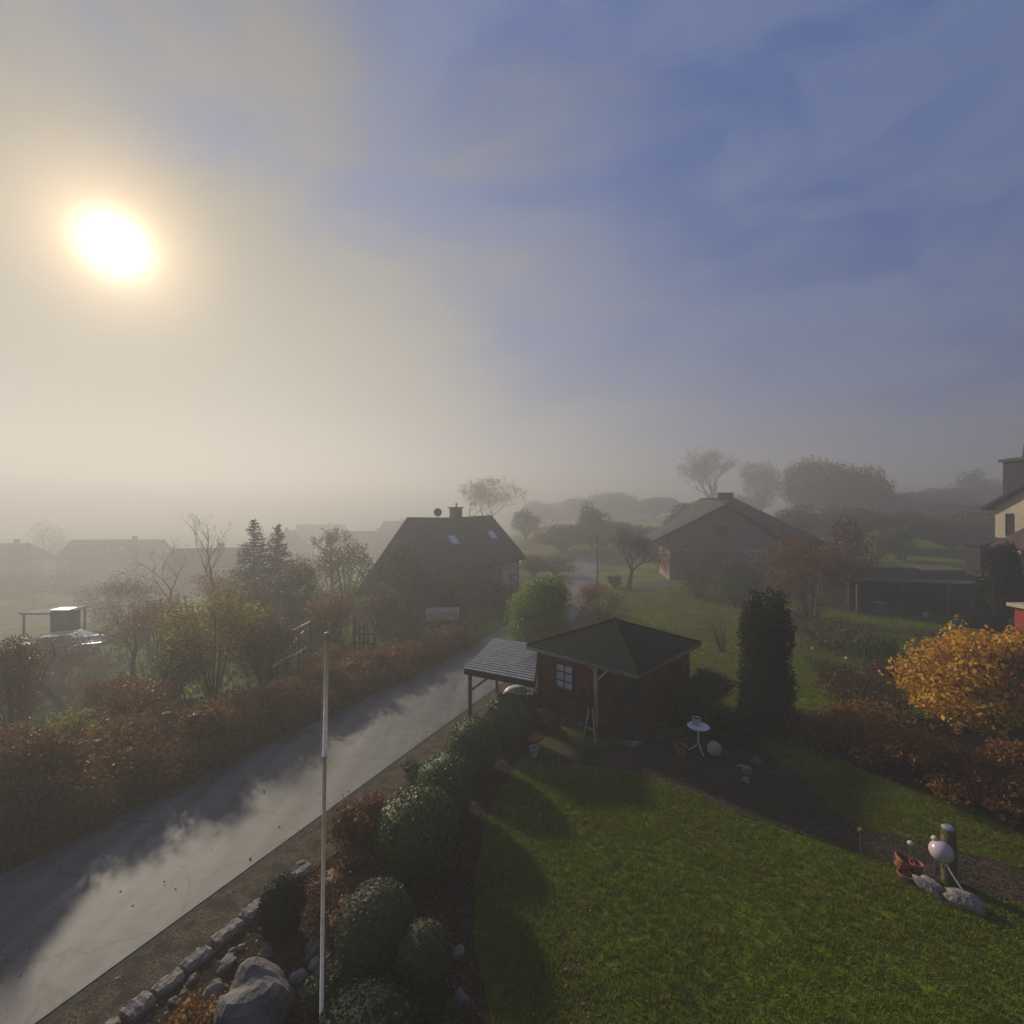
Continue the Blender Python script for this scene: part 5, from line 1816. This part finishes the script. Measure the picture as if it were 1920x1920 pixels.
lt_(1840, 950, 120, 60, 46, 'purple', 'broad plum thicket left of the cream house', far, 6500, 0.26, 0.03)
lt_(1930, 900, 110, 76, 47, 'brown', 'brown tree behind the cream house', far, 9000, 0.3, 0.02, 24)
lt_(90, 980, 75, 125, 48, 'brown', 'very faint rounded tree between two left roofs', far, 3500, 0.3, 0.02, 24)
lt_(1000, 1050, 60, 48, 49, 'hedge', 'russet bush on the bank right of the farmhouse', far, 3500, 0.18, 0.03)
lt_(1040, 1062, 70, 50, 50, 'brown', 'low brown bush on the bank beside the far road', far, 3000, 0.18, 0.03)
for i, (px, top, wpx, Y, m_, lab) in enumerate((
        (1055, 985, 110, 70, 'brown', 'low brown thicket beyond the road end'),
        (1130, 978, 120, 74, 'olive', 'low olive thicket beyond the road end'),
        (1200, 985, 110, 66, 'brown', 'low thicket between road end and bungalow'),
        (1275, 975, 100, 62, 'purple', 'plum thicket hugging the bungalow left side'),
        (1500, 950, 90, 62, 'rust', 'rusty thicket hugging the bungalow right side'),
        (1590, 950, 120, 60, 'purple', 'plum thicket below the huge russet tree'),
        (1680, 960, 120, 58, 'brown', 'brown thicket at the left of the right field edge'),
        (1780, 965, 130, 57, 'rust', 'rusty thicket along the right field edge'),
        (1380, 930, 100, 74, 'brown', 'brown thicket under the tall faint tree'),
        (1320, 940, 100, 78, 'olive', 'olive thicket left under the tall faint tree'),
        (1110, 950, 60, 72, 'spruce', 'pointed dark crown over the road end'))):
    lt_(px, top, wpx, Y, 700 + i, m_, lab, far, 9000, 0.24, 0.02, 24)
mid = 'shrubs around the bungalow lawn'
for i, (px, py, wpx, hpx, m_, ls, n_, lab) in enumerate((
        (1520, 1165, 190, 165, 'rust', 0.14, 6500, 'big russet shrub tree before the bungalow right corner'),
        (1475, 1120, 110, 100, 'purple', 0.16, 4000, 'plum shrub before the bungalow wall'),
        (1590, 1120, 90, 140, 'purple', 0.16, 4500, 'tall plum shrub at the open shed left end'),
        (1385, 1140, 105, 85, 'green', 0.12, 6000, 'dark green round bush left of the russet shrub tree'),
        (1310, 1120, 70, 45, 'brown', 0.12, 1800, 'low brown shrub on the far lawn edge'),
        (1130, 1165, 110, 65, 'hedge', 0.10, 3800, 'thin orange twiggy shrub behind the pyramid roof'),
        (1345, 1050, 70, 70, 'brown', 0.16, 3000, 'dark shrub against the bungalow gable'),
        (1270, 1065, 130, 35, 'olive', 0.16, 3000, 'low olive hedge under the bungalow left eave'),
        (1420, 1075, 150, 40, 'purple', 0.16, 3500, 'low plum hedge under the bungalow window'),
        (1690, 1050, 80, 60, 'green', 0.18, 4000, 'dark green shrub on the misty right field'),
        (1640, 1060, 45, 60, 'yellow', 0.18, 2200, 'yellowish bush left on the misty right field'),
        (1760, 1020, 120, 40, 'olive', 0.2, 3000, 'low hedge at the back of the right field'),
        (1262, 1082, 110, 60, 'brown', 0.16, 3500, 'brown shrub at the left corner of the bungalow'),
        (1345, 1085, 120, 50, 'purple', 0.16, 3500, 'low plum shrub below the bungalow gable window'),
        (1560, 1215, 160, 50, 'brown', 0.10, 3500, 'fallen twigs and brush under the russet shrub tree'))):
    x, y, z = gpx(px, py)
    shrub(lab, (x, y, z), wpx / F * y, hpx / F * y, 600 + i, m_, ls, n_, 16, mid, 'garden_shrub', rs=0.4, twigs=34, core=False, shell=0.4)
# pale dead branches lying at the russet shrub
x, y, z = gpx(1485, 1165)
t = thing('brushwood', 'pale dead branches sticking from the russet shrub foot', 'branches', (x, y, z))
g = np.random.default_rng(9)
for k in range(9):
    q = MB()
    a_ = g.uniform(2.0, 4.4) if k < 6 else g.uniform(-0.5, 0.6)
    L2 = g.uniform(0.9, 1.8)
    q.tube([(0.6, 0, 0.1 + k * 0.06), (0.6 + math.cos(a_) * L2 * 0.6, -0.2, 0.5 + 0.1 * k), (0.6 + math.cos(a_) * L2, -0.4, 0.5 + 0.12 * k)], [0.045, 0.03, 0.012], 5)
    q.build('branch', M['sunwood'] if k % 2 else M['barkpale'], t)
x, y, z = gpx(1455, 1150)
# dark conifer ball before the neighbour house
g = np.random.default_rng(333)
Y = 24.0
x = (1880 - 960) / F * Y
t = thing('rounded_conifer', 'dark rounded conifer before the cream house', 'conifer', (x, Y, 0))
q = MB()
q.ball((0, 0, 2.9), (0.75, 0.72, 1.65), 16, 12, 0.06, 3)
bl = lumps(g, (0, 0, 2.9), (1.05, 1.0, 2.1), 26, 0.33)
cloud(q, bl, 20000, 0.12, g, shell=0.6, clump=0.12)
q.build('foliage', M['thuja'], t)
q = MB(); q.tube([(0, 0, -0.1), (0, 0, 2.0)], [0.14, 0.1], 8); q.build('trunk', M['bark'], t)
shrub('dark green hedge bush below the rounded conifer', (23.2, 23.0, 0), 2.2, 1.6, 700, 'thuja', 0.12, 4000, 10)
shrub('dark shrub under the open shed right end', (*G(1850, 1165)[:2], 0), 2.4, 1.6, 701, 'green', 0.12, 3500, 10)

# retaining bank edge before bungalow
t = thing('garden_wall', 'low dark stone terrace wall below the bungalow', 'wall', (0, 0, 0))
q = MB()
p0, p1 = Vector(G(1250, 1062)), Vector(G(1330, 1068))
for a_, b_ in ((G(1245, 1056), G(1315, 1062)), (G(1315, 1062), G(1400, 1062))):
    q.bar((a_[0], a_[1], a_[2] + 0.2), (b_[0], b_[1], b_[2] + 0.2), 0.3, 0.6)
q.build('wall_stones', M['brick'], t)
sheet_pts = gxy([(1165, 1096), (1240, 1090), (1300, 1096), (1235, 1104), (1165, 1106)])
b = MB()
b.add([(x, y, h1(x, y) + 0.03) for x, y in sheet_pts], [tuple(range(len(sheet_pts)))])
tag(b.build('path', M['gravel']), kind='structure')

# ------------------------------------------------------------------ grass, litter
g = np.random.default_rng(808)


def blades(n, x0, x1, y0, y1, hgt_, w_, excl, dens=None):
    nc = n // 9
    cx_, cy_ = g.uniform(x0, x1, nc), g.uniform(y0, y1, nc)
    pick = g.integers(0, nc, n)
    X = cx_[pick] + g.normal(size=n) * w_ * 1.9
    Y = cy_[pick] + g.normal(size=n) * w_ * 1.9
    th_ = g.uniform(0.7, 1.3, nc)[pick]
    keep = (X > road_r(Y) + 1.1) if True else None
    keep &= np.abs(X) < (Y * 1.15 + 0.8)
    for e_ in excl:
        keep &= ~inpoly(X, Y, e_)
    X, Y = X[keep], Y[keep]
    n = len(X)
    Z = hgt(X, Y)
    a = g.uniform(0, 6.28, n)
    hh = hgt_ * g.uniform(0.5, 1.3, n) * (0.9 + 0.2 * np.sin(X * 1.7 + np.sin(Y * 1.3) * 2) * np.sin(Y * 2.1 + X))
    hh = np.maximum(hh, hgt_ * 0.35)
    ln = g.normal(size=(n, 2)) * (hgt_ * 0.55)
    dx, dy = np.cos(a) * w_ / 2, np.sin(a) * w_ / 2
    V = np.stack([np.c_[X - dx, Y - dy, Z], np.c_[X + dx, Y + dy, Z], np.c_[X + ln[:, 0], Y + ln[:, 1], Z + hh]], 1).reshape(-1, 3)
    return V, np.arange(n * 3).reshape(-1, 3)


ex = [bed_pts, path_pts, bed2_pts, [(1.2, 13.2), (3.6, 12.9), (6.5, 16.2), (3.6, 19.5), (-1.6, 17.5), (-1.6, 14)]]
q = MB()
q.addnp(*blades(400000, -1.5, 16, 4.6, 12, 0.062, 0.015, ex))
q.addnp(*blades(260000, -1, 24, 11, 22, 0.075, 0.026, ex))
q.addnp(*blades(190000, 1, 40, 20, 42, 0.10, 0.055, ex))
tag(q.build('grass', M['grass']), 'short green lawn grass around the summer house', 'grass', kind='stuff')

# left meadow tufts
n = 60000
X = g.uniform(-45, 0, n); Y = g.uniform(8, 45, n)
k_ = (X < road_r(Y) - road_w(Y) - 1.2) & (np.abs(X) < Y * 1.15)
X, Y = X[k_], Y[k_]
Z = hgt(X, Y)
n = len(X)
a = g.uniform(0, 6.28, n)
hh = g.uniform(0.06, 0.2, n)
w_ = 0.05
V = np.stack([np.c_[X - np.cos(a) * w_, Y - np.sin(a) * w_, Z], np.c_[X + np.cos(a) * w_, Y + np.sin(a) * w_, Z], np.c_[X + g.normal(size=n) * 0.07, Y + g.normal(size=n) * 0.07, Z + hh]], 1).reshape(-1, 3)
q = MB(); q.addnp(V, np.arange(n * 3).reshape(-1, 3))
tag(q.build('rough_grass', M['olive']), 'rough olive grass in the left gardens', 'grass', kind='stuff')

# fallen leaves in the beds, on verge and lawn
def litter(n, poly, zz, size, seed):
    gg = np.random.default_rng(seed)
    p = np.array(poly)
    X = gg.uniform(p[:, 0].min(), p[:, 0].max(), n); Y = gg.uniform(p[:, 1].min(), p[:, 1].max(), n)
    k_ = inpoly(X, Y, poly)
    X, Y = X[k_], Y[k_]
    P = np.c_[X, Y, hgt(X, Y) + zz + gg.uniform(0, 0.02, len(X))]
    return leaf_quads(P, np.tile([0, 0, 1.0], (len(P), 1)), size, gg, 0.7, 0.35)


q = MB()
q.addnp(*litter(9000, bed_pts, 0.03, 0.045, 1))
q.addnp(*litter(5000, bed2_pts, 0.04, 0.07, 2))
q.addnp(*litter(2500, path_pts, 0.03, 0.04, 3))
q.addnp(*litter(2200, [(-1, 5), (14, 5), (20, 14), (1, 13)], 0.045, 0.045, 4))
vp = [(float(road_r(y)) + 0.1, y) for y in np.arange(5, 20, 1.0)] + [(float(road_r(y)) + 1.3, y) for y in np.arange(19, 4, -1.0)]
q.addnp(*litter(1500, vp, 0.045, 0.04, 5))
rp = [(float(road_r(y)) - 0.2, y) for y in np.arange(5, 28, 1.0)] + [(float(road_r(y) - road_w(y)) + 0.1, y) for y in np.arange(27, 4, -1.0)]
q.addnp(*litter(420, rp, 0.05, 0.05, 8))
hp = [(float(road_r(y) - road_w(y)) + 0.5, y) for y in np.arange(5, 24, 1.0)] + [(float(road_r(y) - road_w(y)) - 1.0, y) for y in np.arange(23, 4, -1.0)]
q.addnp(*litter(4000, hp, 0.05, 0.05, 6))
tag(q.build('fallen_leaves', M['litter']), 'fallen autumn leaves scattered over beds and verge', 'leaves', kind='stuff')
